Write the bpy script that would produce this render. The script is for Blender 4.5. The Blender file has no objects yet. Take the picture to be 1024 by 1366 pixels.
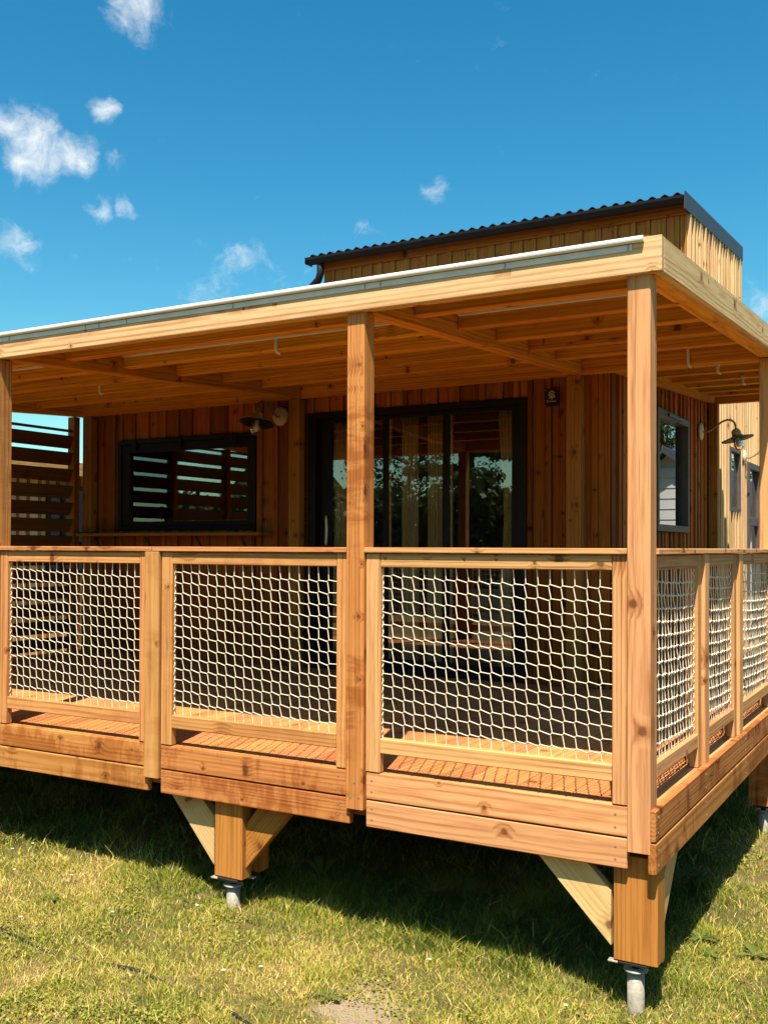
import bpy, math, random
import numpy as np
from mathutils import Matrix, Vector

random.seed(7); RNG = np.random.default_rng(11)
S = bpy.context.scene
COL = S.collection
R = math.radians

# ------------------------------------------------------------------ camera
cam_d = bpy.data.cameras.new('camera'); cam = bpy.data.objects.new('camera', cam_d); COL.objects.link(cam)
YAW, PITCH, ROLL = -0.5189, 0.0141, 0.0036
fw = Vector((math.sin(YAW)*math.cos(PITCH), math.cos(YAW)*math.cos(PITCH), math.sin(PITCH)))
rt = Vector((math.cos(YAW), -math.sin(YAW), 0)); up = rt.cross(fw)
rt2 = rt*math.cos(ROLL)+up*math.sin(ROLL); up2 = -rt*math.sin(ROLL)+up*math.cos(ROLL)
M = Matrix((rt2, up2, -fw)).transposed().to_4x4(); M.translation = Vector((1.0132, -3.9042, 1.0205))
cam.matrix_world = M
cam_d.sensor_fit = 'VERTICAL'; cam_d.sensor_height = 24.0; cam_d.lens = 24.0*1335.97/1366
cam_d.shift_y = 28.33/1366; cam_d.clip_start = 0.05; cam_d.clip_end = 2000
S.camera = cam

# ------------------------------------------------------------------ sky and sun
SUN_V = Vector((0.335, -1.0, 2.0)).normalized()
SUN_EL = math.asin(SUN_V.z); SUN_AZ = math.atan2(SUN_V.x, SUN_V.y)     # clockwise from +Y
W = bpy.data.worlds.new('World'); S.world = W; W.use_nodes = True
wt = W.node_tree; wt.nodes.clear()
def N(t, typ, **kw):
    n = t.nodes.new(typ)
    for k, v in kw.items():
        if k == 'inp':
            for kk, vv in v.items(): n.inputs[kk].default_value = vv
        else: setattr(n, k, v)
    return n
def math_n(t, op, a, b=None, c=None, clamp=False):
    n = t.nodes.new('ShaderNodeMath'); n.operation = op; n.use_clamp = clamp
    for i, v in enumerate((a, b, c)):
        if v is None: continue
        if isinstance(v, (int, float)): n.inputs[i].default_value = v
        else: t.links.new(v, n.inputs[i])
    return n.outputs[0]
def vmath(t, op, a, b=None, scale=None):
    n = t.nodes.new('ShaderNodeVectorMath'); n.operation = op
    for i, v in enumerate((a, b)):
        if v is None: continue
        if isinstance(v, (tuple, list)): n.inputs[i].default_value = v
        else: t.links.new(v, n.inputs[i])
    if scale is not None:
        if isinstance(scale, (int, float)): n.inputs[3].default_value = scale
        else: t.links.new(scale, n.inputs[3])
    return n.outputs['Value'] if op in ('DISTANCE', 'LENGTH', 'DOT_PRODUCT') else n.outputs[0]
def smooth(t, v, a, b, lo=0.0, hi=1.0):
    n = N(t, 'ShaderNodeMapRange', interpolation_type='SMOOTHSTEP'); t.links.new(v, n.inputs[0])
    n.inputs[1].default_value = a; n.inputs[2].default_value = b; n.inputs[3].default_value = lo; n.inputs[4].default_value = hi
    return n.outputs[0]
def mixc(t, f, a, b, blend='MIX'):
    n = N(t, 'ShaderNodeMix', data_type='RGBA', blend_type=blend)
    for i, v in ((0, f), (6, a), (7, b)):
        if isinstance(v, (int, float)): n.inputs[i].default_value = v
        elif isinstance(v, (tuple, list)): n.inputs[i].default_value = (*v[:3], 1)
        else: t.links.new(v, n.inputs[i])
    return n.outputs[2]
def noise(t, vec, scale, detail=2.0, rough=0.5, dist=0.0):
    n = N(t, 'ShaderNodeTexNoise'); t.links.new(vec, n.inputs['Vector'])
    n.inputs['Scale'].default_value = scale; n.inputs['Detail'].default_value = detail
    n.inputs['Roughness'].default_value = rough; n.inputs['Distortion'].default_value = dist
    return n.outputs['Fac']

sky = N(wt, 'ShaderNodeTexSky', sky_type='NISHITA', sun_disc=False)
sky.sun_elevation = SUN_EL; sky.sun_rotation = SUN_AZ
sky.altitude = 0; sky.air_density = 1.0; sky.dust_density = 0.9; sky.ozone_density = 1.0
wc = N(wt, 'ShaderNodeTexCoord'); wdir = wc.outputs['Generated']
hsv = N(wt, 'ShaderNodeHueSaturation'); wt.links.new(sky.outputs[0], hsv.inputs['Color']); hsv.inputs['Saturation'].default_value = 1.48
tint = mixc(wt, 1.0, hsv.outputs[0], (0.86, 1.22, 0.97), 'MULTIPLY')
# cumulus scraps: fractal noise over the dome, denser round a few centres
blobs = [((-0.7076,0.6115,0.3541),.047,.95), ((-0.6871,0.6357,0.3518),.034,.75), ((-0.7132,0.5957,0.3694),.038,.85),
         ((-0.6543,0.6456,0.3938),.022,.75), ((-0.66,0.6655,0.3486),.020,.55), ((-0.6804,0.6658,0.3062),.020,.55),
         ((-0.6656,0.6793,0.3091),.018,.75), ((-0.5903,0.7674,0.2503),.080,.46), ((-0.4869,0.8187,0.3043),.020,.52),
         ((-0.4273,0.8385,0.3382),.020,.55), ((-0.6157,0.6354,0.466),.050,.62), ((-0.7373,0.6169,0.2753),.035,.5),
         ((-0.1571,0.9626,0.2209),.030,.52), ((0.45,-0.7,0.45),.12,.9), ((-0.6,-0.72,0.35),.12,.9), ((0.8,0.4,0.4),.14,.9), ((-0.9,-0.1,0.3),.1,.9)]
acc = None
wn = N(wt, 'ShaderNodeTexNoise'); wt.links.new(wdir, wn.inputs['Vector']); wn.inputs['Scale'].default_value = 26; wn.inputs['Detail'].default_value = 3
wdir2 = vmath(wt, 'ADD', wdir, vmath(wt, 'SCALE', vmath(wt, 'SUBTRACT', wn.outputs['Color'], (.5, .5, .5)), None, .035))
for c, r, a in blobs:
    d = vmath(wt, 'DISTANCE', wdir2, c)
    m = smooth(wt, d, r*1.15, r*.1, 0.0, a)
    acc = m if acc is None else math_n(wt, 'MAXIMUM', acc, m)
cn = noise(wt, wdir2, 24, 9, .68)
cl = math_n(wt, 'ADD', math_n(wt, 'MULTIPLY', acc, .62), math_n(wt, 'MULTIPLY', math_n(wt, 'SUBTRACT', cn, .5), 1.15))
cmask = smooth(wt, cl, .16, .82)
hz = N(wt, 'ShaderNodeSeparateXYZ'); wt.links.new(wdir, hz.inputs[0])
cmask = math_n(wt, 'MULTIPLY', cmask, .92)
skyc = mixc(wt, cmask, tint, (7.6, 7.4, 7.0))
bg = N(wt, 'ShaderNodeBackground'); wt.links.new(skyc, bg.inputs[0]); bg.inputs[1].default_value = 0.085
wo = N(wt, 'ShaderNodeOutputWorld'); wt.links.new(bg.outputs[0], wo.inputs[0])

sun_d = bpy.data.lights.new('sun', 'SUN'); sun = bpy.data.objects.new('sun', sun_d); COL.objects.link(sun)
sun_d.energy = 5.0; sun_d.angle = R(0.53); sun_d.color = (1.0, 0.905, 0.80)
sun.rotation_euler = SUN_V.to_track_quat('Z', 'Y').to_euler(); sun.location = (4, -12, 24)
S.view_settings.view_transform = 'Standard'; S.view_settings.look = 'None'
S.view_settings.exposure = 1.0; S.view_settings.gamma = 1.0; S.view_settings.use_curve_mapping = False
S.render.engine = 'CYCLES'
S.cycles.max_bounces = 8; S.cycles.diffuse_bounces = 2; S.cycles.transparent_max_bounces = 12; S.cycles.use_denoising = True

# ------------------------------------------------------------------ materials
MATS = {}
def new_mat(name):
    m = bpy.data.materials.new(name); m.use_nodes = True; t = m.node_tree
    b = t.nodes['Principled BSDF']; MATS[name] = m
    return m, t, b

def wood(name, light, dark, knot=(.10, .035, .012), rough=.74, ring=62.0, contrast=.85, knots=.8, stain=0.0, vary=.16, spec=.14):
    m, t, b = new_mat(name)
    tc = N(t, 'ShaderNodeTexCoord'); oi = N(t, 'ShaderNodeObjectInfo'); rnd = oi.outputs['Random']
    offv = N(t, 'ShaderNodeCombineXYZ')
    t.links.new(math_n(t, 'MULTIPLY', rnd, 61.3), offv.inputs[0]); t.links.new(math_n(t, 'MULTIPLY', rnd, 17.7), offv.inputs[1]); t.links.new(math_n(t, 'MULTIPLY', rnd, 29.1), offv.inputs[2])
    p = vmath(t, 'ADD', tc.outputs['Object'], offv.outputs[0])
    # growth rings round an off-centre pith
    warp = noise(t, vmath(t, 'MULTIPLY', p, (1.1, 5, 5)), 1.0, 3, .55)
    sp = N(t, 'ShaderNodeSeparateXYZ'); t.links.new(tc.outputs['Object'], sp.inputs[0])
    oy = math_n(t, 'MULTIPLY_ADD', math_n(t, 'FRACT', math_n(t, 'MULTIPLY', rnd, 13.37)), .16, -.08)
    oz = math_n(t, 'MULTIPLY_ADD', math_n(t, 'FRACT', math_n(t, 'MULTIPLY', rnd, 7.91)), .16, -.08)
    wv = math_n(t, 'MULTIPLY', math_n(t, 'SUBTRACT', warp, .5), .034)
    yy = math_n(t, 'ADD', math_n(t, 'ADD', sp.outputs[1], oy), wv); zz = math_n(t, 'ADD', math_n(t, 'ADD', sp.outputs[2], oz), wv)
    rr = math_n(t, 'SQRT', math_n(t, 'ADD', math_n(t, 'MULTIPLY', yy, yy), math_n(t, 'MULTIPLY', zz, zz)))
    # knots: branches that leave the pith at random stations and angles
    kv = N(t, 'ShaderNodeTexVoronoi', voronoi_dimensions='1D', feature='F1')
    t.links.new(math_n(t, 'MULTIPLY', math_n(t, 'MULTIPLY_ADD', rnd, 61.3, sp.outputs[0]), 6.0), kv.inputs['W']); kv.inputs['Scale'].default_value = 1.0
    ksel = N(t, 'ShaderNodeSeparateColor'); t.links.new(kv.outputs['Color'], ksel.inputs[0])
    kon = math_n(t, 'LESS_THAN', ksel.outputs[0], knots)
    th = math_n(t, 'MULTIPLY', ksel.outputs[1], math.tau); cth = math_n(t, 'COSINE', th); sth = math_n(t, 'SINE', th)
    dot = math_n(t, 'ADD', math_n(t, 'MULTIPLY', yy, cth), math_n(t, 'MULTIPLY', zz, sth))
    crs = math_n(t, 'SUBTRACT', math_n(t, 'MULTIPLY', yy, sth), math_n(t, 'MULTIPLY', zz, cth))
    kdx = math_n(t, 'MULTIPLY', math_n(t, 'DIVIDE', kv.outputs['Distance'], 6.0), .8)
    kd = math_n(t, 'SQRT', math_n(t, 'ADD', math_n(t, 'MULTIPLY', kdx, kdx), math_n(t, 'MULTIPLY', crs, crs)))
    kon = math_n(t, 'MULTIPLY', kon, math_n(t, 'GREATER_THAN', dot, 0.0))
    ksz = math_n(t, 'MULTIPLY_ADD', math_n(t, 'MULTIPLY', ksel.outputs[2], ksel.outputs[2]), .016, .0045)
    kd = math_n(t, 'ADD', kd, math_n(t, 'MULTIPLY', math_n(t, 'SUBTRACT', noise(t, p, 60, 2), .5), .012))
    kn = math_n(t, 'DIVIDE', kd, ksz)
    kmask = math_n(t, 'MULTIPLY', smooth(t, kn, 1.15, .55), kon)
    khalo = math_n(t, 'MULTIPLY', smooth(t, kn, 3.6, .8), kon)
    ph = math_n(t, 'MULTIPLY_ADD', rr, ring*math.tau, math_n(t, 'MULTIPLY', khalo, 5.0))
    rg = math_n(t, 'MULTIPLY_ADD', math_n(t, 'SINE', ph), .5, .5)
    rg = math_n(t, 'POWER', rg, 2.2)
    fib = noise(t, vmath(t, 'MULTIPLY', p, (7, 170, 170)), 1.0, 2, .6)
    fib2 = noise(t, vmath(t, 'MULTIPLY', p, (2.2, 42, 42)), 1.0, 2, .6)
    blot = noise(t, vmath(t, 'MULTIPLY', p, (2.0, 5, 5)), 1.0, 3, .6)
    f = math_n(t, 'MULTIPLY', rg, contrast*.50)
    f = math_n(t, 'ADD', f, math_n(t, 'MULTIPLY', math_n(t, 'SUBTRACT', fib2, .45), contrast*.9))
    f = math_n(t, 'ADD', f, math_n(t, 'MULTIPLY', math_n(t, 'SUBTRACT', fib, .5), .85))
    f = math_n(t, 'ADD', f, math_n(t, 'MULTIPLY', math_n(t, 'SUBTRACT', blot, .5), .45), clamp=False)
    strk = noise(t, vmath(t, 'MULTIPLY', p, (.45, 44, 44)), 1.0, 4, .62)
    f = math_n(t, 'ADD', f, math_n(t, 'MULTIPLY', math_n(t, 'SUBTRACT', strk, .47), contrast*2.1))
    chk = noise(t, vmath(t, 'MULTIPLY', p, (1.6, 95, 95)), 1.0, 1, .5)
    chk = math_n(t, 'MULTIPLY', smooth(t, chk, .70, .76), .55)
    f = math_n(t, 'ADD', f, math_n(t, 'MULTIPLY', khalo, .45))
    n = t.nodes.new('ShaderNodeClamp'); t.links.new(f, n.inputs[0]); f = n.outputs[0]
    col = mixc(t, f, light, dark)
    col = mixc(t, chk, col, mixc(t, 1.0, col, (.38, .30, .24), 'MULTIPLY'))
    col = mixc(t, math_n(t, 'MULTIPLY', kmask, .78), col, knot)
    if stain:
        sn = noise(t, vmath(t, 'MULTIPLY', p, (15, 4, 5)), 1.0, 4, .65, .3)
        sl_ = noise(t, vmath(t, 'MULTIPLY', p, (1.6, 3, 3)), 1.0, 2, .5)
        sm = math_n(t, 'MULTIPLY', smooth(t, math_n(t, 'ADD', math_n(t, 'MULTIPLY', sn, .6), math_n(t, 'MULTIPLY', sl_, .75)), .66, .80), stain)
        col = mixc(t, sm, col, mixc(t, 1.0, col, (.66, .50, .38), 'MULTIPLY'))
    v = math_n(t, 'MULTIPLY_ADD', math_n(t, 'FRACT', math_n(t, 'MULTIPLY', rnd, 91.7)), vary*2, 1.0-vary)
    hs = N(t, 'ShaderNodeHueSaturation'); t.links.new(col, hs.inputs['Color']); t.links.new(v, hs.inputs['Value'])
    t.links.new(math_n(t, 'MULTIPLY_ADD', math_n(t, 'FRACT', math_n(t, 'MULTIPLY', rnd, 41.9)), .016, .492), hs.inputs['Hue'])
    t.links.new(hs.outputs[0], b.inputs['Base Color'])
    b.inputs['Roughness'].default_value = rough; b.inputs['Specular IOR Level'].default_value = spec
    bp_ = N(t, 'ShaderNodeBump'); bp_.inputs['Strength'].default_value = .35; bp_.inputs['Distance'].default_value = .0025
    t.links.new(math_n(t, 'ADD', math_n(t, 'MULTIPLY', rg, .4), fib2), bp_.inputs['Height']); t.links.new(bp_.outputs[0], b.inputs['Normal'])
    return m

wood('pine', (.63, .325, .128), (.30, .105, .022), vary=.16)
wood('pine_light', (.70, .45, .215), (.40, .18, .056), vary=.04, contrast=.95)
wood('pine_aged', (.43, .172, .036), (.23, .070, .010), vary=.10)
wood('pine_stained', (.50, .202, .056), (.25, .072, .013), stain=.9, vary=.10)
wood('pine_warm', (.58, .268, .090), (.30, .098, .022), stain=.35, vary=.08)
wood('pine_pale', (.62, .42, .18), (.42, .23, .075), contrast=.7, vary=.06)
wood('pine_shaded', (.80, .32, .028), (.40, .118, .009), vary=.2)  # deeper-toned copy of the pine, roof-frame shade put into the colour
wood('deck_wood', (.59, .238, .080), (.34, .108, .028), vary=.16, contrast=.8)
wood('cladding', (.39, .114, .018), (.135, .034, .005), knot=(.03, .010, .004), vary=.40, contrast=.85)  # same timber as the sunlit boards, darkened to put porch shade into it
wood('cladding_sunlit', (.72, .47, .23), (.42, .20, .07), vary=.2, contrast=.7, knots=.6)  # lit copy of the cladding, sunlight put into the colour
wood('dark_slat', (.17, .07, .026), (.09, .034, .012), vary=.15, knots=.4)

def plain(name, col, rough=.5, metal=0.0, nscale=0, namt=0.0, spec=.5, bump=0.0, coords='Object'):
    m, t, b = new_mat(name)
    b.inputs['Roughness'].default_value = rough; b.inputs['Metallic'].default_value = metal; b.inputs['Specular IOR Level'].default_value = spec
    if namt:
        tc = N(t, 'ShaderNodeTexCoord'); nz = noise(t, tc.outputs[coords], nscale, 4, .6)
        c = mixc(t, smooth(t, nz, .3, .7), tuple(x*(1-namt) for x in col), tuple(min(1, x*(1+namt)) for x in col))
        t.links.new(c, b.inputs['Base Color'])
        t.links.new(math_n(t, 'MULTIPLY_ADD', nz, .3, rough-.15), b.inputs['Roughness'])
        if bump:
            bn = N(t, 'ShaderNodeBump'); bn.inputs['Strength'].default_value = bump; bn.inputs['Distance'].default_value = .003
            t.links.new(nz, bn.inputs['Height']); t.links.new(bn.outputs[0], b.inputs['Normal'])
    else: b.inputs['Base Color'].default_value = (*col, 1)
    return m
plain('anthracite', (.013, .010, .008), .5, nscale=14, namt=.12, spec=.2)
plain('grey_frame', (.095, .076, .065), .5, nscale=14, namt=.10, spec=.15)
plain('roof_metal', (.014, .012, .012), .55, nscale=9, namt=.15, spec=.2)
plain('flashing', (.050, .054, .066), .5, nscale=6, namt=.12, spec=.3)
plain('galvanised', (.31, .275, .215), .5, .0, nscale=60, namt=.22)
plain('white_alu', (.78, .76, .73), .35, nscale=8, namt=.05)
plain('grey_alu', (.64, .57, .49), .4, .0, nscale=8, namt=.10)
plain('rope', (.72, .61, .44), .8, nscale=120, namt=.10, bump=.4)
plain('cream_enamel', (.62, .52, .36), .38, nscale=30, namt=.12)
plain('aged_brass', (.42, .31, .17), .4, .55, nscale=40, namt=.25)
plain('dark_metal', (.030, .024, .018), .45, .4, nscale=30, namt=.2)
plain('plastic_white', (.80, .75, .62), .5, nscale=20, namt=.05)
plain('screw_steel', (.55, .52, .46), .35, .8)
plain('plaque', (.028, .010, .007), .4, nscale=20, namt=.15)
plain('plaque_print', (.75, .62, .56), .5)
plain('curtain', (.86, .70, .40), .9, nscale=60, namt=.08)
plain('white_upholstery', (.72, .66, .55), .85, nscale=70, namt=.06, bump=.2)
plain('room_wall', (.20, .13, .08), .8, nscale=3, namt=.1)
plain('room_floor', (.16, .10, .05), .5, nscale=5, namt=.2)
plain('black_rubber', (.018, .016, .014), .55, nscale=60, namt=.3)
plain('cabin_roof_felt', (.12, .12, .12), .8, nscale=12, namt=.2)
plain('pale_roof', (.46, .45, .45), .5, nscale=4, namt=.15)
plain('siding_paint', (.62, .60, .55), .6, nscale=2, namt=.06)
plain('slate', (.06, .062, .07), .6, nscale=20, namt=.3)
plain('house_render', (.55, .46, .33), .85, nscale=3, namt=.1)
plain('bark', (.09, .06, .04), .9, nscale=16, namt=.35, bump=.6)
plain('petal', (.85, .85, .82), .6)
plain('flower_centre', (.7, .45, .04), .7)
plain('shade', (.055, .045, .035), .5)

def leafmat(name, c1, c2, trans=.3):
    m, t, b = new_mat(name)
    at = N(t, 'ShaderNodeAttribute', attribute_name='tone')
    c = mixc(t, at.outputs['Fac'], c1, c2)
    t.links.new(c, b.inputs['Base Color']); b.inputs['Roughness'].default_value = .55; b.inputs['Specular IOR Level'].default_value = .25
    tr = N(t, 'ShaderNodeBsdfTranslucent'); t.links.new(c, tr.inputs[0])
    mx = N(t, 'ShaderNodeMixShader'); mx.inputs[0].default_value = trans
    t.links.new(b.outputs[0], mx.inputs[1]); t.links.new(tr.outputs[0], mx.inputs[2])
    t.links.new(mx.outputs[0], t.nodes['Material Output'].inputs[0])
    return m
leafmat('tree_leaf', (.030, .055, .012), (.075, .10, .025))
leafmat('clover_leaf', (.17, .18, .022), (.36, .34, .055), .2)
leafmat('weed_leaf', (.10, .14, .022), (.19, .22, .040))

# grass blades: each blade carries its own colour
m, t, b = new_mat('grass_blade')
at = N(t, 'ShaderNodeAttribute', attribute_name='tone'); ramp = N(t, 'ShaderNodeValToRGB'); t.links.new(at.outputs['Fac'], ramp.inputs[0])
e = ramp.color_ramp.elements; e[0].position = 0; e[0].color = (.095, .118, .012, 1); e[1].position = 1; e[1].color = (.76, .56, .24, 1)
for ps, c in ((.35, (.27, .32, .033)), (.62, (.48, .39, .055)), (.8, (.62, .47, .13))):
    el = ramp.color_ramp.elements.new(ps); el.color = (*c, 1)
t.links.new(ramp.outputs[0], b.inputs['Base Color']); b.inputs['Roughness'].default_value = .5; b.inputs['Specular IOR Level'].default_value = .3
tr = N(t, 'ShaderNodeBsdfTranslucent'); t.links.new(ramp.outputs[0], tr.inputs[0]); mx = N(t, 'ShaderNodeMixShader'); mx.inputs[0].default_value = .22
t.links.new(b.outputs[0], mx.inputs[1]); t.links.new(tr.outputs[0], mx.inputs[2]); t.links.new(mx.outputs[0], t.nodes['Material Output'].inputs[0])

m, t, b = new_mat('lawn_ground')
tc = N(t, 'ShaderNodeTexCoord'); pv = tc.outputs['Object']
g1 = noise(t, pv, 1.3, 5, .6); g2 = noise(t, pv, 26, 4, .7); g3 = noise(t, pv, 120, 2, .6)
c = mixc(t, smooth(t, g1, .35, .62), (.085, .075, .018), (.22, .16, .06))
c = mixc(t, smooth(t, g2, .35, .7), c, (.13, .10, .04)); c = mixc(t, math_n(t, 'MULTIPLY', smooth(t, g3, .5, .75), .35), c, (.30, .23, .11))
sd = vmath(t, 'DISTANCE', vmath(t, 'MULTIPLY', pv, (1, 1, 0)), (-1.04, -.47, 0))
soil = smooth(t, math_n(t, 'ADD', sd, math_n(t, 'MULTIPLY', math_n(t, 'SUBTRACT', noise(t, pv, 7, 3), .5), .45)), .30, .12)
c = mixc(t, soil, c, mixc(t, g3, (.20, .145, .085), (.40, .31, .20)))
t.links.new(c, b.inputs['Base Color']); b.inputs['Roughness'].default_value = .95; b.inputs['Specular IOR Level'].default_value = .1
bn = N(t, 'ShaderNodeBump'); bn.inputs['Strength'].default_value = .9; bn.inputs['Distance'].default_value = .012; t.links.new(math_n(t, 'ADD', g2, g3), bn.inputs['Height']); t.links.new(bn.outputs[0], b.inputs['Normal'])

# glass: part mirror, part see-through
def glass(name, tint_c, refl):
    m, t, b = new_mat(name); t.nodes.remove(b)
    g = N(t, 'ShaderNodeBsdfGlossy'); g.inputs['Roughness'].default_value = 0.0; g.inputs[0].default_value = (.95, .97, 1, 1)
    tp = N(t, 'ShaderNodeBsdfTransparent'); tp.inputs[0].default_value = (*tint_c, 1)
    lw = N(t, 'ShaderNodeFresnel'); lw.inputs[0].default_value = 1.5
    f = math_n(t, 'MULTIPLY_ADD', lw.outputs[0], 1.4, refl, clamp=True)
    mx = N(t, 'ShaderNodeMixShader'); t.links.new(f, mx.inputs[0]); t.links.new(tp.outputs[0], mx.inputs[1]); t.links.new(g.outputs[0], mx.inputs[2])
    t.links.new(mx.outputs[0], t.nodes['Material Output'].inputs[0])
glass('glass', (.86, .84, .78), .05)
glass('lamp_glass', (.93, .93, .91), .04)
plain('roof_sheet', (.13, .065, .022), .8, nscale=8, namt=.25, spec=.1)

# ------------------------------------------------------------------ builders
WM = {}                                            # world matrices of the objects made so far
def link(o, Mw, parent=None):
    COL.objects.link(o); WM[o.name] = Mw
    if parent is not None:
        o.parent = parent; o.matrix_basis = WM[parent.name].inverted() @ Mw
    else: o.matrix_basis = Mw
    return o
def T(x, y, z): return Matrix.Translation((x, y, z))
def tag(o, label=None, cat=None, group=None, kind=None):
    for k, v in (('label', label), ('category', cat), ('group', group), ('kind', kind)):
        if v: o[k] = v
    return o
def thing(name, loc, label, cat, group=None):
    o = bpy.data.objects.new(name, None); o.empty_display_size = .2
    link(o, T(*loc)); return tag(o, label, cat, group)
def mesh_obj(name, verts, faces, mat, parent=None, Mw=None, smooth_=False):
    me = bpy.data.meshes.new(name); me.from_pydata([tuple(v) for v in verts], [], faces); me.validate()
    me.materials.append(MATS[mat])
    if smooth_: me.polygons.foreach_set('use_smooth', [True]*len(me.polygons))
    me.update()
    return link(bpy.data.objects.new(name, me), Mw or Matrix.Identity(4), parent)
BM = {}
def board_mesh(L, w, h, mat, ch):
    key = (round(L, 4), round(w, 4), round(h, 4), mat, ch)
    if key in BM: return BM[key]
    c = min(ch, w*.3, h*.3)
    sec = [(-w/2+c, -h/2), (w/2-c, -h/2), (w/2, -h/2+c), (w/2, h/2-c), (w/2-c, h/2), (-w/2+c, h/2), (-w/2, h/2-c), (-w/2, -h/2+c)]
    v = []; e = min(c*.6, L*.2)
    ins = lambda p: (p[0]*(1-2*e/max(w, .01)) if w > 4*e else p[0], p[1]*(1-2*e/max(h, .01)) if h > 4*e else p[1])
    for x, f in ((-L/2, 1), (-L/2+e, 0), (L/2-e, 0), (L/2, 1)):
        for s in sec:
            q = ins(s) if f else s
            v.append((x, q[0], q[1]))
    fa = [tuple(range(7, -1, -1)), tuple(range(24, 32))]
    for k in range(3):
        for i in range(8):
            j = (i+1) % 8
            fa.append((k*8+i, k*8+j, (k+1)*8+j, (k+1)*8+i))
    me = bpy.data.meshes.new('board'); me.from_pydata(v, [], fa); me.materials.append(MATS[mat]); me.update()
    BM[key] = me
    return me
def frame_m(a, b, upv):
    a, b = Vector(a), Vector(b); x = (b-a).normalized(); z = Vector(upv); z = (z-x*z.dot(x)).normalized(); y = z.cross(x)
    Mx = Matrix((x, y, z)).transposed().to_4x4(); Mx.translation = (a+b)/2
    return Mx, (b-a).length
def beam(name, a, b, w, h, mat, parent=None, upv=(0, 0, 1), ch=.004):
    Mx, L = frame_m(a, b, upv)
    return link(bpy.data.objects.new(name, board_mesh(L, w, h, mat, ch)), Mx, parent)
def box(name, x0, x1, y0, y1, z0, z1, mat, parent=None, axis=None, ch=.004):
    d = (x1-x0, y1-y0, z1-z0); cx, cy, cz = (x0+x1)/2, (y0+y1)/2, (z0+z1)/2
    if axis is None: axis = 'XYZ'[d.index(max(d))]
    if axis == 'X': return beam(name, (x0, cy, cz), (x1, cy, cz), d[1], d[2], mat, parent, (0, 0, 1), ch)
    if axis == 'Y': return beam(name, (cx, y0, cz), (cx, y1, cz), d[0], d[2], mat, parent, (0, 0, 1), ch)
    return beam(name, (cx, cy, z0), (cx, cy, z1), d[0], d[1], mat, parent, (0, 1, 0), ch)
def prism(name, pts, depth, Mw, mat, parent=None):
    """polygon pts in local x/z, extruded along local y by +-depth/2"""
    n = len(pts); v = [(p[0], -depth/2, p[1]) for p in pts]+[(p[0], depth/2, p[1]) for p in pts]
    fa = [tuple(range(n)), tuple(range(2*n-1, n-1, -1))]+[(i, i+n, (i+1) % n+n, (i+1) % n) for i in range(n)]
    return mesh_obj(name, v, fa, mat, parent, Mw)
def tube_geo(path, r, k=6, closed=False, cap=True):
    """tube along path (list of Vectors); r scalar or list"""
    P_ = [Vector(p) for p in path]; n = len(P_); v = []; f = []
    rs = r if isinstance(r, (list, tuple)) else [r]*n
    nrm = None
    for i, p in enumerate(P_):
        tng = (P_[min(i+1, n-1)]-P_[max(i-1, 0)]).normalized()
        if nrm is None: nrm = tng.orthogonal().normalized()
        nrm = (nrm-tng*nrm.dot(tng)).normalized(); bn_ = tng.cross(nrm)
        for j in range(k):
            a = j*math.tau/k; v.append(p+(nrm*math.cos(a)+bn_*math.sin(a))*rs[i])
    for i in range(n-1):
        for j in range(k):
            f.append((i*k+j, i*k+(j+1) % k, (i+1)*k+(j+1) % k, (i+1)*k+j))
    if cap: f.append(tuple(range(k-1, -1, -1))); f.append(tuple(range((n-1)*k, n*k)))
    return v, f
def tube(name, path, r, mat, parent=None, k=8, smooth_=True):
    v, f = tube_geo(path, r, k); return mesh_obj(name, v, f, mat, parent, None, smooth_)
def lathe(name, prof, mat, parent, Mw, k=24, smooth_=True):
    v = []; f = []
    for (r, z) in prof:
        for j in range(k):
            a = j*math.tau/k; v.append((r*math.cos(a), r*math.sin(a), z))
    for i in range(len(prof)-1):
        for j in range(k):
            f.append((i*k+j, i*k+(j+1) % k, (i+1)*k+(j+1) % k, (i+1)*k+j))
    if prof[0][0] > 1e-4: f.append(tuple(range(k-1, -1, -1)))
    if prof[-1][0] > 1e-4: f.append(tuple(range((len(prof)-1)*k, len(prof)*k)))
    return mesh_obj(name, v, f, mat, parent, Mw, smooth_)
def merge(geos):
    v = []; f = []
    for gv, gf in geos:
        o = len(v); v += list(gv); f += [tuple(i+o for i in q) for q in gf]
    return v, f
def box_geo(x0, x1, y0, y1, z0, z1):
    v = [(x, y, z) for x in (x0, x1) for y in (y0, y1) for z in (z0, z1)]
    return v, [(0, 1, 3, 2), (4, 6, 7, 5), (0, 4, 5, 1), (2, 3, 7, 6), (0, 2, 6, 4), (1, 5, 7, 3)]

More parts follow.
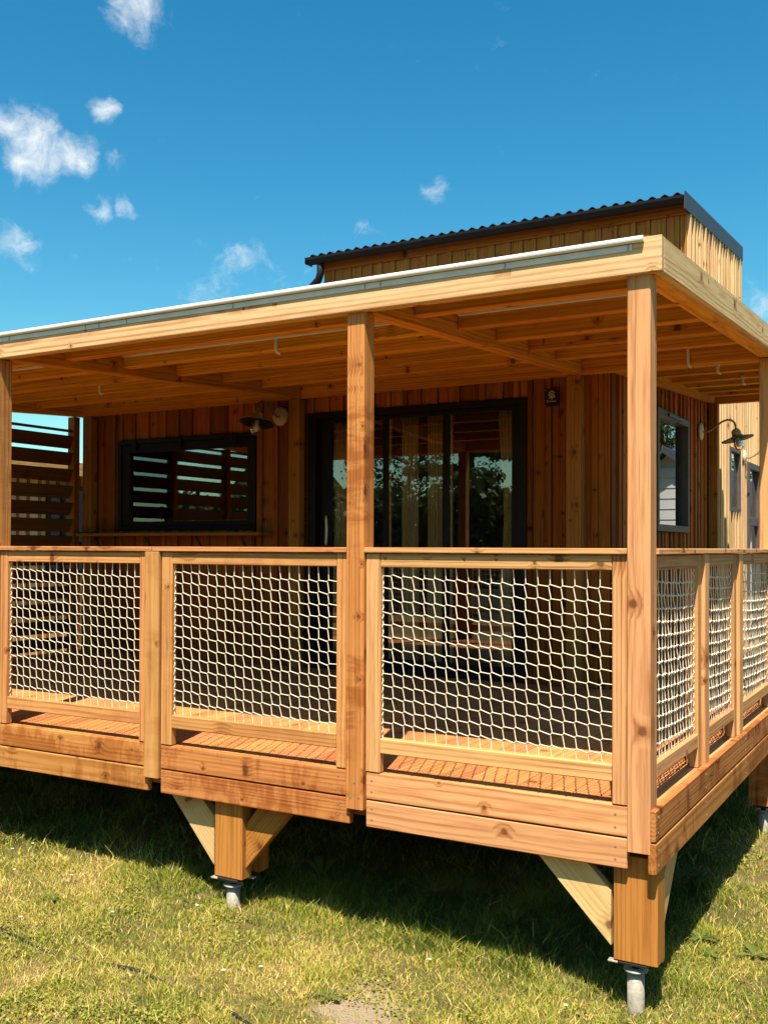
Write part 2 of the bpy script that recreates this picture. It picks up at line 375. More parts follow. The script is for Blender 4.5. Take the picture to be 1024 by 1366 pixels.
# ------------------------------------------------------------------ ground
def hnoise(x, y, s, seed):
    r = np.random.default_rng(seed).random((64, 64))
    u = x/s; v = y/s; i = np.floor(u).astype(int); j = np.floor(v).astype(int); fu = u-i; fv = v-j
    fu = fu*fu*(3-2*fu); fv = fv*fv*(3-2*fv)
    g = lambda a, b_: r[a % 64, b_ % 64]
    return (g(i, j)*(1-fu)+g(i+1, j)*fu)*(1-fv)+(g(i, j+1)*(1-fu)+g(i+1, j+1)*fu)*fv
def gz(x, y):
    x = np.asarray(x, float); y = np.asarray(y, float)
    base = -.84-.030*(np.clip(x, -9, 4)+.13)
    near = np.clip(1-np.hypot(x+1.5, y)/14, 0, 1)
    return base+near*(.030*(hnoise(x, y, .55, 1)-.5)+.016*(hnoise(x, y, .17, 2)-.5))
def make_ground():
    xs = np.concatenate([np.linspace(-400, -14, 24), np.arange(-13, 8, .12), np.linspace(9, 400, 24)])
    ys = np.concatenate([np.linspace(-400, -12, 24), np.arange(-11, 12, .12), np.linspace(13, 400, 24)])
    X, Y = np.meshgrid(xs, ys, indexing='ij'); Z = gz(X, Y)
    n, m_ = X.shape; v = np.stack([X, Y, Z], -1).reshape(-1, 3)
    i = np.arange(n-1)[:, None]*m_+np.arange(m_-1)[None]; q = np.stack([i, i+m_, i+m_+1, i+1], -1).reshape(-1, 4)
    me = bpy.data.meshes.new('ground'); me.vertices.add(len(v)); me.vertices.foreach_set('co', v.ravel())
    me.loops.add(q.size); me.loops.foreach_set('vertex_index', q.ravel()); me.polygons.add(len(q))
    me.polygons.foreach_set('loop_start', np.arange(len(q))*4); me.polygons.foreach_set('loop_total', np.full(len(q), 4))
    me.polygons.foreach_set('use_smooth', np.ones(len(q), bool)); me.update(); me.materials.append(MATS['lawn_ground'])
    tag(link(bpy.data.objects.new('ground', me), Matrix.Identity(4)), kind='structure')
make_ground()

# ------------------------------------------------------------------ dimensions
SL = .058                                     # fall of the porch roof towards the front
PW = .092                                     # post section
def under(y): return 2.100+SL*y               # underside of the cross beams
D = 3.2                                       # front wall plane
XW = -1.16                                    # side wall plane
XE = -6.42                                    # far left end of the terrace
XM, XL, XR = -1.323, -3.771, -.022            # right faces of the posts
YE = 6.55                                     # back end of the side gallery

terrace = thing('timber_terrace', (-3.2, 1.6, -.84), 'raised sunlit pine terrace with roof beams, posts and netted railings in front of the cabin', 'terrace')

# posts
def post(x1, y0, zb, mat='pine', name='post'):
    return box(name, x1-PW, x1, y0, y0+PW, zb, under(y0+PW/2)-.004, mat, terrace, 'Z', .003)
corner_post = post(XR, 0, -.172); corner_post['label'] = 'tall front corner post nearest the camera'
post(XM, 0, -.172, 'pine_stained'); post(XL, 0, -.172, 'pine_warm'); post(XE+PW, 0, -.172)
post(XR, 3.05, -.172); post(XR, 6.40, -.172)
for x1 in (XM-.018, XL-.03, XE+.19):          # posts standing against the cabin wall
    box('wall_post', x1-.11, x1, 3.075, 3.160, .002, under(3.1)-.004, 'pine_aged', terrace, 'Z', .003)
box('wall_post', XW+.03, XW+.115, 6.36, 6.45, .002, under(6.4)-.004, 'pine_aged', terrace, 'Z', .003)

# roof frame
ZB, ZT = 2.095, 2.234
box('front_beam', XE-.05, .030, -.030, .012, ZB, ZT, 'pine_light', terrace, 'X', .003)
box('inner_front_beam', XE, -.020, .014, .075, ZB+.012, ZT-.004, 'pine_shaded', terrace, 'X', .003)
def slope_beam(name, x0, x1, ya, yb, z0a, h, mat, ch=.003):
    """beam running in depth whose underside is z0a at y=0 and climbs with the roof"""
    za, zb = z0a+SL*ya+h/2, z0a+SL*yb+h/2
    return beam(name, ((x0+x1)/2, ya, za), ((x0+x1)/2, yb, zb), x1-x0, h, mat, terrace, (0, 0, 1), ch)
slope_beam('side_beam', -.014, .0305, .0135, YE+.05, ZB+.001, ZT-ZB, 'pine_light')
slope_beam('inner_side_beam', -.110, -.018, .077, YE, ZB+.010, .125, 'pine_shaded')
for x1 in (XM, XL): slope_beam('cross_beam', x1-PW+.004, x1-.003, .077, 3.06, 2.100, .142, 'pine_shaded')
slope_beam('cross_beam', XE, XE+.085, .077, 3.06, 2.100, .142, 'pine_shaded')
slope_beam('wall_plate', XW+.035, XW+.095, 3.165, 6.36, 2.100, .10, 'pine_shaded')
box('wall_beam', XE, -.112, 3.062, 3.145, under(3.1), under(3.1)+.138, 'pine_shaded', terrace, 'X', .003)
JH = .085
segs_f = [(XE+.087, XL-PW+.002), (XL-.001, XM-PW+.002), (XM-.001, -.112)]
for y in (.52, 1.02, 1.54, 2.05, 2.54):
    for xa, xb in segs_f:
        z = under(y)+.044
        beam('joist', (xa, y, z+JH/2), (xb, y, z+JH/2), .068, JH, 'pine_shaded', terrace)
for xa, xb in segs_f:
    box('white_strip', xa+.002, xb-.002, 1.02-.034-.013, 1.02-.034-.0005, under(1.02)+.044+JH-.017, under(1.02)+.044+JH-.003, 'white_alu', terrace, 'X', .002)  # plain white strip along the top edge of the second joist
for y in (3.60, 4.12, 4.64, 5.16, 5.68, 6.12):
    z = under(y)+.044
    beam('joist', (XW+.01, y, z+JH/2), (-.112, y, z+JH/2), .068, JH, 'pine_shaded', terrace)
    # packing blocks on the wall plate
    box('packing_block', XW+.036, XW+.094, y+.03, y+.30, under(y)+.101+SL*.03, under(y)+.150+SL*.3, 'pine_shaded', terrace, 'Y')
box('end_beam', XW, -.112, 6.46, 6.53, under(6.45), under(6.45)+.13, 'pine_shaded', terrace, 'X', .003)

# roofing sheet above the joists (shallow corrugation)
def corrugated(name, x0, x1, ya, yb, zf, amp, pitch, mat, parent, thick=.006):
    n = int((x1-x0)/pitch*6); v = []; f = []
    for k in range(n+1):
        x = x0+(x1-x0)*k/n; dz = amp*math.sin((x-x0)/pitch*math.tau)
        for (y, s) in ((ya, 0), (yb, 0), (yb, thick), (ya, thick)): v.append((x, y, zf(y)+dz+s))
    for k in range(n):
        a = k*4; b_ = a+4
        for i in range(4): f.append((a+i, a+(i+1) % 4, b_+(i+1) % 4, b_+i))
    f.append((0, 3, 2, 1)); f.append((n*4, n*4+1, n*4+2, n*4+3))
    return mesh_obj(name, v, f, mat, parent)
rz = lambda y: under(y)+.044+JH+.018
corrugated('roof_sheet', XE-.03, -.016, .030, 3.30, rz, .004, .076, 'roof_sheet', terrace)
corrugated('roof_sheet', XW-.15, -.016, 3.302, 6.56, rz, .005, .076, 'roof_sheet', terrace)

# white gutter profile on the front beam
gprof = []
for a in range(-60, 211, 30): gprof.append((-.043+.0125*math.cos(R(a)), 2.225+.0125*math.sin(R(a))))
def extrude_x(name, prof, x0, x1, mat, parent):
    n = len(prof); v = [(x0, p[0], p[1]) for p in prof]+[(x1, p[0], p[1]) for p in prof]
    f = [(i, (i+1) % n, (i+1) % n+n, i+n) for i in range(n)]+[tuple(range(n-1, -1, -1)), tuple(range(n, 2*n))]
    return mesh_obj(name, v, f, mat, parent)
gut = extrude_x('gutter_rail', gprof, XE-.05, -.038, 'white_alu', terrace)
for p in gut.data.polygons: p.use_smooth = False
box('gutter_flange', XE-.05, -.085, -.0345, -.0312, 2.186, 2.211, 'grey_alu', gut, 'X', .001)
for x in (-.10, -.62, -1.22, -1.30, -2.05, -2.75, -2.95, -3.05, -3.65):
    box('gutter_clip', x-.003, x+.003, -.0370, -.0352, 2.187, 2.210, 'galvanised', gut, 'Z', .001)

# white hanger hooks under the joists
def hook(x, y, zt, h):
    path = [(x, y-.006, zt), (x, y-.010, zt-.015), (x, y-.010, zt-h*.75), (x+.004, y-.004, zt-h*.93), (x+.018, y+.010, zt-h)]
    o = tube('pipe_hook', path, .011, 'plastic_white', terrace, 6)
    box('hook_clip', x-.016, x+.016, y-.022, y-.001, zt-.006, zt+.020, 'plastic_white', o, 'X', .002)
hook(-2.53, .995, 2.285, .10); hook(-5.03, 2.02, 2.335, .075); hook(-.574, 3.06, 2.390, .13); hook(-.481, 3.575, 2.345, .055); hook(-.491, 4.615, 2.41, .05)

# fascia boards and the screws in them
def screws(parent, pts, nrm):
    geos = []
    for p in pts:
        q = Vector(p); d = Vector(nrm)
        geos.append(tube_geo([q-d*.003, q+d*.0016], .0048, 8))
    v, f = merge(geos); tag(mesh_obj('screw_heads', v, f, 'screw_steel', parent), kind='stuff')
bays = [(XM+.006, XR-PW-.003, 'pine', -.003), (-2.546, XM-PW-.003, 'pine_stained', .012), (XL+.004, -2.650, 'pine_stained', .014), (XE+PW, XL-PW-.003, 'pine', 0)]
for xa, xb, mt, e in bays:
    for z0, z1, y0 in ((-.2476, -.128, .0215), (-.121, 0.0, .0200)):
        lo = z1 < -.1
        f_ = box('fascia_board', xa, xb+(e if lo else 0), y0, y0+.036, z0, z1, mt, terrace, 'X', .004)
        pts = []
        for x in (xa+.03, xb-.05): pts += [(x, y0, z0+.035), (x, y0, z1-.035)]
        screws(f_, pts, (0, -1, 0))
for z0, z1, x1 in ((-.2476, -.128, 0.0), (-.121, 0.0, -.002)):
    f_ = box('fascia_board', x1-.034 if z1 > -.1 else x1-.032, x1, .001, YE, z0, z1, 'pine_stained', terrace, 'Y', .004)
    screws(f_, [(x1, y, z) for y in (.04, .9, 1.9, 2.9) for z in (z0+.03, z1-.03)], (1, 0, 0))
# sill strip on which the side railing stands
box('sill_strip', -.112, -.037, .094, YE, -.035, -.006, 'pine', terrace, 'Y', .003)
box('rim_joist', XE+.1, -.13, .06, .10, -.21, -.026, 'pine_stained', terrace, 'X')
for z0 in (-.23,): box('ledger', XE, XW, 3.12, 3.18, -.22, -.03, 'pine_stained', terrace, 'X')
# front railing posts that run down past the deck edge
box('rail_post', -2.647, -2.549, 0, .07, -.172, .994, 'pine_warm', terrace, 'Z', .003)
scr = [((XM-.045), .0, -.05), (XM-.02, 0, -.115), (XM-.065, 0, -.118)]
screws(terrace, scr, (0, -1, 0))

# deck
deck = box('deck_frame', XE+.05, -.14, 1.55, 1.60, -.20, -.031, 'pine_stained', terrace, 'X')
x = XE+.03; k = 0
while x < -.13:
    w = .1165; x1 = min(x+w, -.115)
    yb = D-.004 if x1 < XW else YE-.1
    box('deck_board', x, x1, .060, yb, -.028+random.uniform(-.0008, .0008), -.001, 'deck_wood', deck, 'Y', .003)
    x += w+.0036; k += 1

# nets and railing panels
def net_geo(w, h, cell, seed):
    """wavy square net in local x (0..w) / z (0..h)"""
    rg = random.Random(seed); nc = max(2, round(w/cell)); nr = max(2, round(h/cell)); cw = w/nc; chh = h/nr
    P_ = {}
    for i in range(nc+1):
        for j in range(nr+1):
            sag = -.006*math.sin(math.pi*i/nc)
            x = i*cw+.010*(0.5-j/nr)+(.0012 if (i+j) % 2 else -.0012)+rg.uniform(-.0012, .0012)
            z = j*chh+sag-.055*(i*cw-w/2)*.6+(.0016 if i % 2 else -.0016)*(1 if j % 2 else -1)+rg.uniform(-.0011, .0011)
            y = rg.uniform(-.003, .003)
            if i in (0, nc): x = i*cw
            if j == 0: z = 0
            if j == nr: z = h
            P_[i, j] = Vector((min(max(x, 0), w), y, min(max(z, 0), h)))
    geos = []; r = .0025
    for i in range(1, nc):                                   # up strands, with a small jog at each knot
        path = []
        for j in range(nr+1):
            p = P_[i, j]
            if 0 < j < nr: path += [p+Vector((-.0034, 0, -.0050)), p+Vector((.0034, 0, .0050))]
            else: path.append(p)
        geos.append(tube_geo(path, r, 5, cap=False))
    for j in range(1, nr):
        path = []
        for i in range(nc+1):
            p = P_[i, j]
            if 0 < i < nc: path += [p+Vector((-.004, -.002, -.0040)), p+Vector((.004, -.002, .0040))]
            else: path.append(p)
        geos.append(tube_geo(path, r, 5, cap=False))
    # lashing round the edge
    for xx in (.002, w-.002):
        path = [Vector((xx+.003*math.cos(q*2.2), .004*math.sin(q*2.2), h*q/60)) for q in range(61)]
        geos.append(tube_geo(path, .0026, 4, cap=False))
    return merge(geos)
def front_panel(xa, xb, sl, sr, cap_a, cap_b, seed, mt='pine'):
    y0, y1 = .018, .056
    p = box('railing_panel', xa+sl+.001, xb-sr-.001, y0, y1, .931, .992, mt, terrace, 'X')
    box('stile', xa, xa+sl, y0-.001, y1+.001, .004, .992, mt, p, 'Z'); box('stile', xb-sr, xb, y0-.001, y1+.001, .004, .992, mt, p, 'Z')
    box('bottom_rail', xa+sl+.001, xb-sr-.001, y0, y1, .091, .159, 'pine' if mt == 'pine' else mt, p, 'X')
    box('handrail', cap_a, cap_b, .0005, .112, .996, 1.020, mt, p, 'X', .003)
    v, f = net_geo(xb-xa-sl-sr, .931-.159, .054, seed)
    mesh_obj('net', v, f, 'rope', p, T(xa+sl, .040, .159))
front_panel(XM+.003, XR-PW-.004, .075, .062, XM+.001, XR-PW-.002, 1)
front_panel(-2.545, XM-PW-.004, .070, .060, -2.596, XM-PW-.002, 2, 'pine_warm')
front_panel(XL+.003, -2.651, .062, .046, XL+.001, -2.600, 3, 'pine_warm')
front_panel(-5.06, XL-PW-.004, .06, .06, -5.1, XL-PW-.002, 4); front_panel(XE+PW+.01, -5.07, .06, .06, XE+PW, -5.102, 5)
def side_panel(ya, yb, sl, sr, seed):
    x0, x1 = -.078, -.038
    p = box('railing_panel', x0, x1, ya+sl+.001, yb-sr-.001, .931, .992, 'pine', terrace, 'Y')
    box('stile', x0-.001, x1+.001, ya, ya+sl, -.004, .992, 'pine', p, 'Z'); box('stile', x0-.001, x1+.001, yb-sr, yb, -.004, .992, 'pine', p, 'Z')
    box('bottom_rail', x0, x1, ya+sl+.001, yb-sr-.001, .091, .155, 'pine', p, 'Y')
    v, f = net_geo(yb-ya-sl-sr, .931-.155, .054, seed)
    Mx = Matrix.Rotation(math.pi/2, 4, 'Z'); Mx.translation = (-.058, ya+sl, .155)
    mesh_obj('net', v, f, 'rope', p, Mx)
    return p
prev = PW+.003
for i, (ya, yb) in enumerate(((PW+.003, .966), (1.064, 1.838), (1.944, 3.046), (3.146, 4.2), (4.30, 5.3), (5.40, 6.395))):
    p = side_panel(ya, yb, .062, .070, 20+i)
    if yb < 3 or 3.2 < yb < 6: box('rail_post', -.110, -.020, yb+.003, yb+.003+.092, -.004, .994, 'pine', terrace, 'Z', .003)
h1 = box('handrail', -.130, -.012, PW+.001, 3.049, .996, 1.020, 'pine', terrace, 'Y', .003); box('handrail', -.130, -.012, 3.145, 6.39, .996, 1.020, 'pine', terrace, 'Y', .003)

# piers under the deck, with braces and screw feet
def brace(pts, plane, c, mat, parent):
    """pts: polygon in (u,z); plane 'X' -> u is x at y=c ; plane 'Y' -> u is y at x=c"""
    a = Vector((pts[0][0], pts[0][1])); ang = math.atan2(pts[1][1]-pts[0][1], pts[1][0]-pts[0][0])
    ca, sa = math.cos(-ang), math.sin(-ang)
    loc = [((p[0]-a.x)*ca-(p[1]-a.y)*sa, (p[0]-a.x)*sa+(p[1]-a.y)*ca) for p in pts]
    if plane == 'X': Mx = T(a.x, c, a.y) @ Matrix.Rotation(-ang, 4, 'Y')
    else: Mx = T(c, a.x, a.y) @ Matrix.Rotation(math.pi/2, 4, 'Z') @ Matrix.Rotation(-ang, 4, 'Y')
    return prism('brace', loc, .045, Mx, mat, parent)
def foot(parent, x, y, zg, zt):
    lathe('steel_foot', [(.049, 0), (.049, .005), (.034, .007), (.034, .008)], 'galvanised', parent, T(x, y, zt-.048), 20)
    lathe('foot_tube', [(.034, zg-.15-(zt-.048)), (.034, 0)], 'galvanised', parent, T(x, y, zt-.048), 20)
    lathe('threaded_rod', [(.016, 0.008), (.016, .04)], 'dark_metal', parent, T(x, y, zt-.048), 10)
    box('bracket', x-.062, x+.062, y-.055, y+.055, zt-.016, zt-.003, 'dark_metal', parent, 'X')
    for sx in (-1, 1): box('bracket_tab', x+sx*.078-.02, x+sx*.078+.02, y-.014+sx*.045, y+.014+sx*.045, zt-.014, zt-.006, 'galvanised', parent, 'X', .002)
def gzf(x, y): return float(gz(x, y))
p = box('pier', -.186, -.010, .060, .172, -.625, -.205, 'pine_aged', terrace, 'Z', .003); p['label'] = 'stout corner pier of the deck on a steel screw foot'
foot(p, -.112, .118, gzf(-.11, .12), -.625)
brace([(-.200, -.578), (-.60, -.168), (-.392, -.168), (-.200, -.361)][::-1], 'X', .095, 'pine_pale', p)
brace([(.180, -.578), (.56, -.180), (.37, -.180), (.180, -.385)], 'Y', -.052, 'pine_pale', p)
for xp in (-2.222, -4.55, -6.2):
    p = box('pier', xp, xp+.172, .060, .140, -.625, -.205, 'pine_aged', terrace, 'Z', .003)
    box('rear_leg', xp, xp+.172, .205, .285, -.625, -.205, 'pine_aged', p, 'Z', .003)
    foot(p, xp+.085, .106, gzf(xp+.08, .17), -.625)
    brace([(xp-.038, -.590), (xp-.41, -.168), (xp-.22, -.168), (xp-.038, -.345)][::-1], 'X', .125, 'pine_pale', p)
    brace([(xp+.172, -.572), (xp+.525, -.172), (xp+.32, -.172), (xp+.172, -.358)], 'X', .115, 'pine_aged', p)
for xp, yp in ((-.16, 3.02), (-.16, 6.3), (-2.3, 1.9), (-4.5, 1.9), (-1.3, 3.3), (-3.5, 3.3)):
    p = box('pier', xp-.02, xp+.15, yp, yp+.17, -.66, -.205, 'pine_stained', terrace, 'Z', .003); foot(p, xp+.06, yp+.08, gzf(xp, yp), -.66)
# ------------------------------------------------------------------ cabin
cabin = thing('wooden_cabin', (-3.7, 6.5, -.8), 'brown timber-clad cabin with dark windows, sliding door and a taller corrugated-roof block behind the terrace', 'cabin')
CT = under(3.1)+.16                             # top of the front wall
def wall_boards(parent, along, c, a, b, z0, z1, openings, seed, mats=('cladding', 'cladding'), pr=.026, wide=(.070, .135), nar=(.038, .058), ztop=None):
    """vertical board cladding: recessed wide boards alternating with proud battens"""
    rg = random.Random(seed); u = a; k = 0
    while u < b-.012:
        w = rg.uniform(*wide) if k % 2 == 0 else rg.uniform(*nar)
        if rg.random() < .22: w *= 1.3
        u1 = min(u+w, b); proud = .010+rg.uniform(-.003, .003) if k % 2 == 0 else pr+rg.uniform(-.004, .004)
        mt = mats[k % 2]
        spans = [(z0, ztop(u) if ztop else z1)]
        for (oa, ob, oz0, oz1) in openings:
            if u1 > oa+.004 and u < ob-.004:
                if u < oa < u1-.012 and (oa-u) > .025: u1 = oa; continue
                nw = []
                for s0, s1 in spans:
                    if oz0 > s0: nw.append((s0, min(oz0, s1)))
                    if oz1 < s1: nw.append((max(oz1, s0), s1))
                spans = nw
                if u1 > ob and u < ob: u1 = ob if (ob-u) > .02 else u1
        g = .0016
        for s0, s1 in spans:
            if s1-s0 < .02: continue
            if along == 'X': box('board', u+g, u1-g, c-proud, c, s0, s1, mt, parent, 'Z', .003)
            else: box('board', c, c+proud, u+g, u1-g, s0, s1, mt, parent, 'Z', .003)
        u = u1; k += 1

WIN = (-5.956, -4.318, 1.170, 2.033); DOOR = (-3.772, -1.794, .004, 2.160)
fwall = None
def holed_wall_x(name, y0, y1, x0, x1, z0, z1, holes, mat, parent):
    xs = sorted({x0, x1, *[h[0] for h in holes], *[h[1] for h in holes]}); zs = sorted({z0, z1, *[h[2] for h in holes], *[h[3] for h in holes]})
    geos = []
    for i in range(len(xs)-1):
        for j in range(len(zs)-1):
            cx, cz = (xs[i]+xs[i+1])/2, (zs[j]+zs[j+1])/2
            if any(h[0] < cx < h[1] and h[2] < cz < h[3] for h in holes): continue
            geos.append(box_geo(xs[i], xs[i+1], y0, y1, zs[j], zs[j+1]))
    v, f = merge(geos); return mesh_obj(name, v, f, mat, parent)
def holed_wall_y(name, x0, x1, ya, yb, z0, z1, holes, mat, parent):
    o = holed_wall_x(name, x0, x1, ya, yb, z0, z1, holes, mat, parent)
    me = o.data
    for v in me.vertices: v.co = (v.co.y, v.co.x, v.co.z)
    me.flip_normals(); return o
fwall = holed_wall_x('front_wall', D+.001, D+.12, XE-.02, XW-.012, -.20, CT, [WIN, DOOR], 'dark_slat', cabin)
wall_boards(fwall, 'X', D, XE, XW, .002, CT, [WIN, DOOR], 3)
SW = (4.30, 5.42, 1.160, 2.185); SW2 = (7.44, 8.05, 1.43, 2.14); SD = (8.50, 9.32, .0, 2.05)
swall = holed_wall_y('side_wall', XW-.12, XW-.001, D+.013, 12.5, -.20, 3.02, [SW, SW2, SD], 'dark_slat', cabin)
wall_boards(swall, 'Y', XW, D+.006, 6.42, .002, under(4.0)+.2, [SW], 5)
wall_boards(swall, 'Y', XW, 6.422, 12.5, -.20, 3.05, [SW2, SD], 6, ('cladding', 'cladding_sunlit'), pr=.038, wide=(.05, .10), nar=(.04, .06))  # recessed boards take the dark tone to paint in batten shadow

def window_x(name, o, y, parent, mat='anthracite', proud=.045, fw_=.10, label=None, hinge=True):
    """window in a wall facing -Y"""
    x0, x1, z0, z1 = o
    fr = box(name, x0+.002, x1-.002, y-proud, y+.05, z1-.045, z1-.002, mat, parent, 'X', .003)
    box('frame', x0+.002, x1-.002, y-proud, y+.05, z0+.002, z0+.04, mat, fr, 'X', .003)
    for xa, xb in ((x0+.002, x0+.045), (x1-.045, x1-.002)): box('frame', xa, xb, y-proud, y+.05, z0+.041, z1-.046, mat, fr, 'Z', .003)
    i = .047
    for xa, xb, za, zb, ax in ((x0+i, x1-i, z1-i-.075, z1-i, 'X'), (x0+i, x1-i, z0+.042, z0+.085, 'X')): box('sash', xa, xb, y-proud+.012, y+.03, za, zb, mat, fr, ax, .004)
    for xa, xb in ((x0+i, x0+i+.10), (x1-i-.055, x1-i)): box('sash', xa, xb, y-proud+.012, y+.03, z0+.086, z1-i-.076, mat, fr, 'Z', .004)
    gx0, gx1, gz0, gz1 = x0+i+.098, x1-i-.053, z0+.083, z1-i-.073
    mesh_obj('pane', *box_geo(gx0, gx1, y-.006, y-.001, gz0, gz1), 'glass', fr)
    for xa, xb, za, zb, ax in ((gx0+.004, gx0+.010, gz0+.006, gz1-.004, 'Z'), (gx0+.012, gx1-.004, gz0+.004, gz0+.010, 'X')): box('glazing_spacer', xa, xb, y+.002, y+.010, za, zb, 'grey_alu', fr, ax, .001)
    if hinge:
        for q in (.13, .47, .86): box('hinge', x0+(x1-x0)*q-.03, x0+(x1-x0)*q+.03, y-proud-.012, y-proud-.001, z1-.10, z1-.012, mat, fr, 'X', .003)
    return fr
w1 = window_x('picture_window', WIN, D, cabin)
# sliding door with three leaves
x0, x1, z0, z1 = DOOR
dr = box('sliding_door', x0+.002, x1-.002, D-.035, D+.09, z1-.055, z1-.002, 'anthracite', cabin, 'X', .003)
box('threshold', x0+.002, x1-.002, D-.035, D+.09, z0, z0+.045, 'anthracite', dr, 'X', .003)
for xa, xb in ((x0+.002, x0+.075), (x1-.075, x1-.002)): box('frame', xa, xb, D-.035, D+.09, z0+.046, z1-.056, 'anthracite', dr, 'Z', .003)
for n_, (ga, gb, yo) in enumerate(((-3.578, -3.078, .052), (-3.022, -2.521, .030), (-2.455, -1.922, .006))):
    a_, b_ = ga-(.115 if n_ == 0 else .030), gb+(.048 if n_ == 2 else .028)
    box('top_rail', a_, b_, D+yo-.018, D+yo+.018, z1-.088, z1-.0565, 'anthracite', dr, 'X', .003)
    box('stile', a_, ga, D+yo-.018, D+yo+.018, z0+.046, z1-.089, 'anthracite', dr, 'Z', .003)
    box('stile', gb, b_, D+yo-.018, D+yo+.018, z0+.046, z1-.089, 'anthracite', dr, 'Z', .003)
    box('bottom_rail', ga+.001, gb-.001, D+yo-.018, D+yo+.018, z0+.046, z0+.108, 'anthracite', dr, 'X', .003)
    mesh_obj('pane', *box_geo(ga-.003, gb+.003, D+yo-.003, D+yo+.003, z0+.105, z1-.086), 'glass', dr)
    if n_: box('glazing_spacer', ga+.002, ga+.024, D+yo+.006, D+yo+.016, z0+.11, z1-.09, 'curtain', dr, 'Z', .001)
tube('door_handle', [(-3.62, D+.020, 1.04), (-3.60, D-.012, 1.06), (-3.585, D-.028, 1.12), (-3.585, D-.028, 1.20), (-3.60, D-.012, 1.26), (-3.62, D+.020, 1.28)], .011, 'plastic_white', dr, 8)

def window_y(name, o, xw, parent, mat, proud=.05, b1=.06, bl=.085):
    """window in a wall facing +X"""
    ya, yb, z0, z1 = o; xo = xw+proud
    fr = box(name, xw-.06, xo, ya+.002, yb-.002, z1-b1, z1-.002, mat, parent, 'Y', .003)
    box('frame', xw-.06, xo, ya+.002, yb-.002, z0+.002, z0+b1, mat, fr, 'Y', .003)
    for a_, b_ in ((ya+.002, ya+b1), (yb-b1, yb-.002)): box('frame', xw-.06, xo, a_, b_, z0+b1+.001, z1-b1-.001, mat, fr, 'Z', .003)
    mesh_obj('pane', *box_geo(xw-.004, xw+.002, ya+b1-.002, yb-b1+.002, z0+b1-.002, z1-b1+.002), 'glass', fr)
    return fr
w2 = window_y('side_window', SW, XW, cabin, 'grey_frame', .06)
box('vent', XW+.061, XW+.075, 4.62, 5.10, SW[3]-.045, SW[3]-.022, 'dark_metal', w2, 'Y', .003)
window_y('narrow_window', SW2, XW, cabin, 'grey_frame', .04, .045)
gd = window_y('glazed_door', SD, XW, cabin, 'grey_frame', .05, .075)
box('door_rail', XW-.03, XW+.03, SD[0]+.08, SD[1]-.08, 1.30, 1.40, 'grey_frame', gd, 'Y', .003)

# room behind the glass
room = mesh_obj('interior_room', *merge([box_geo(XE, XW-.13, 6.2, 6.26, -.02, CT), box_geo(XE-.01, XE+.04, D+.13, 6.2, -.02, CT), box_geo(XE, XW-.13, D+.13, 6.2, CT-.06, CT-.01)]), 'room_wall', cabin)
mesh_obj('interior_floor', *box_geo(XE, XW-.13, D+.125, 6.2, -.06, -.015), 'room_floor', cabin)
mesh_obj('interior_partition', *box_geo(-4.15, -4.09, D+.13, 6.2, -.012, CT-.07), 'room_wall', cabin)
box('kitchen_cupboard', -3.9, -2.6, 5.6, 6.19, -.01, .9, 'shade', cabin, 'X', .01)
# low flat roof over the living room
v, f = merge([box_geo(XE-.02, XW-.16, 3.305, 12.6, 0, .05)])
v = [(a, b_, c+rz(3.3)+.06+.02*(b_-3.3)) for a, b_, c in v]
mesh_obj('low_roof', v, f, 'cabin_roof_felt', cabin)

# tall block at the back
TX0, TX1, TY0, TY1 = -5.20, XW, 5.56, 8.25
EZ = 4.135; RS = .080
def eave(y): return EZ+RS*(y-TY0)
tz = 3.06
tw = mesh_obj('upper_front_wall', *box_geo(TX0+.03, TX1-.03, TY0+.03, TY0+.13, tz, EZ+.02), 'dark_slat', cabin)
wall_boards(tw, 'X', TY0+.03, TX0, TX1, tz, EZ+.03, [], 8, ('pine_aged', 'pine_aged'), wide=(.07, .13))
v, f = box_geo(TX1-.13, TX1-.03, TY0+.14, TY1, tz, 0)
v = [(a, b_, c if c > 1 else eave(b_)) for a, b_, c in v]
sw_ = mesh_obj('upper_side_wall', v, f, 'dark_slat', cabin)
wall_boards(sw_, 'Y', TX1-.03, TY0+.01, TY1, tz, 0, [], 9, ('cladding', 'cladding_sunlit'), pr=.050, wide=(.05, .085), nar=(.036, .052), ztop=lambda y: eave(y)+.03)  # dark recess boards paint in the shadow between battens
v, f = box_geo(TX0, TX0+.1, TY0+.14, TY1, tz, 0)
mesh_obj('upper_end_wall', [(a, b_, c if c > 1 else eave(b_)) for a, b_, c in v], f, 'cladding', cabin)
v, f = box_geo(TX0+.11, TX1-.14, TY1-.1, TY1, tz, eave(TY1)-.02)
mesh_obj('upper_back_wall', v, f, 'cladding', cabin)
rf = corrugated('corrugated_roof', TX0-.06, TX1+.014, TY0-.17, TY1+.02, lambda y: eave(y)+.155, .016, .115, 'roof_metal', cabin)
box('eave_board', TX0-.02, TX1+.005, TY0-.024, TY0-.001, EZ+.002, EZ+.120, 'cladding', rf, 'X', .003)
# verge flashing on the right
v = [(TX1+.017, y, eave(y)+z) for y in (TY0-.17, TY1+.02) for z in (.02, .175)]+[(TX1+.024, y, eave(y)+z) for y in (TY0-.17, TY1+.02) for z in (.02, .185)]
mesh_obj('verge_flashing', v, [(0, 1, 3, 2), (4, 6, 7, 5), (0, 4, 5, 1), (2, 3, 7, 6), (0, 2, 6, 4), (1, 5, 7, 3)], 'flashing', rf)
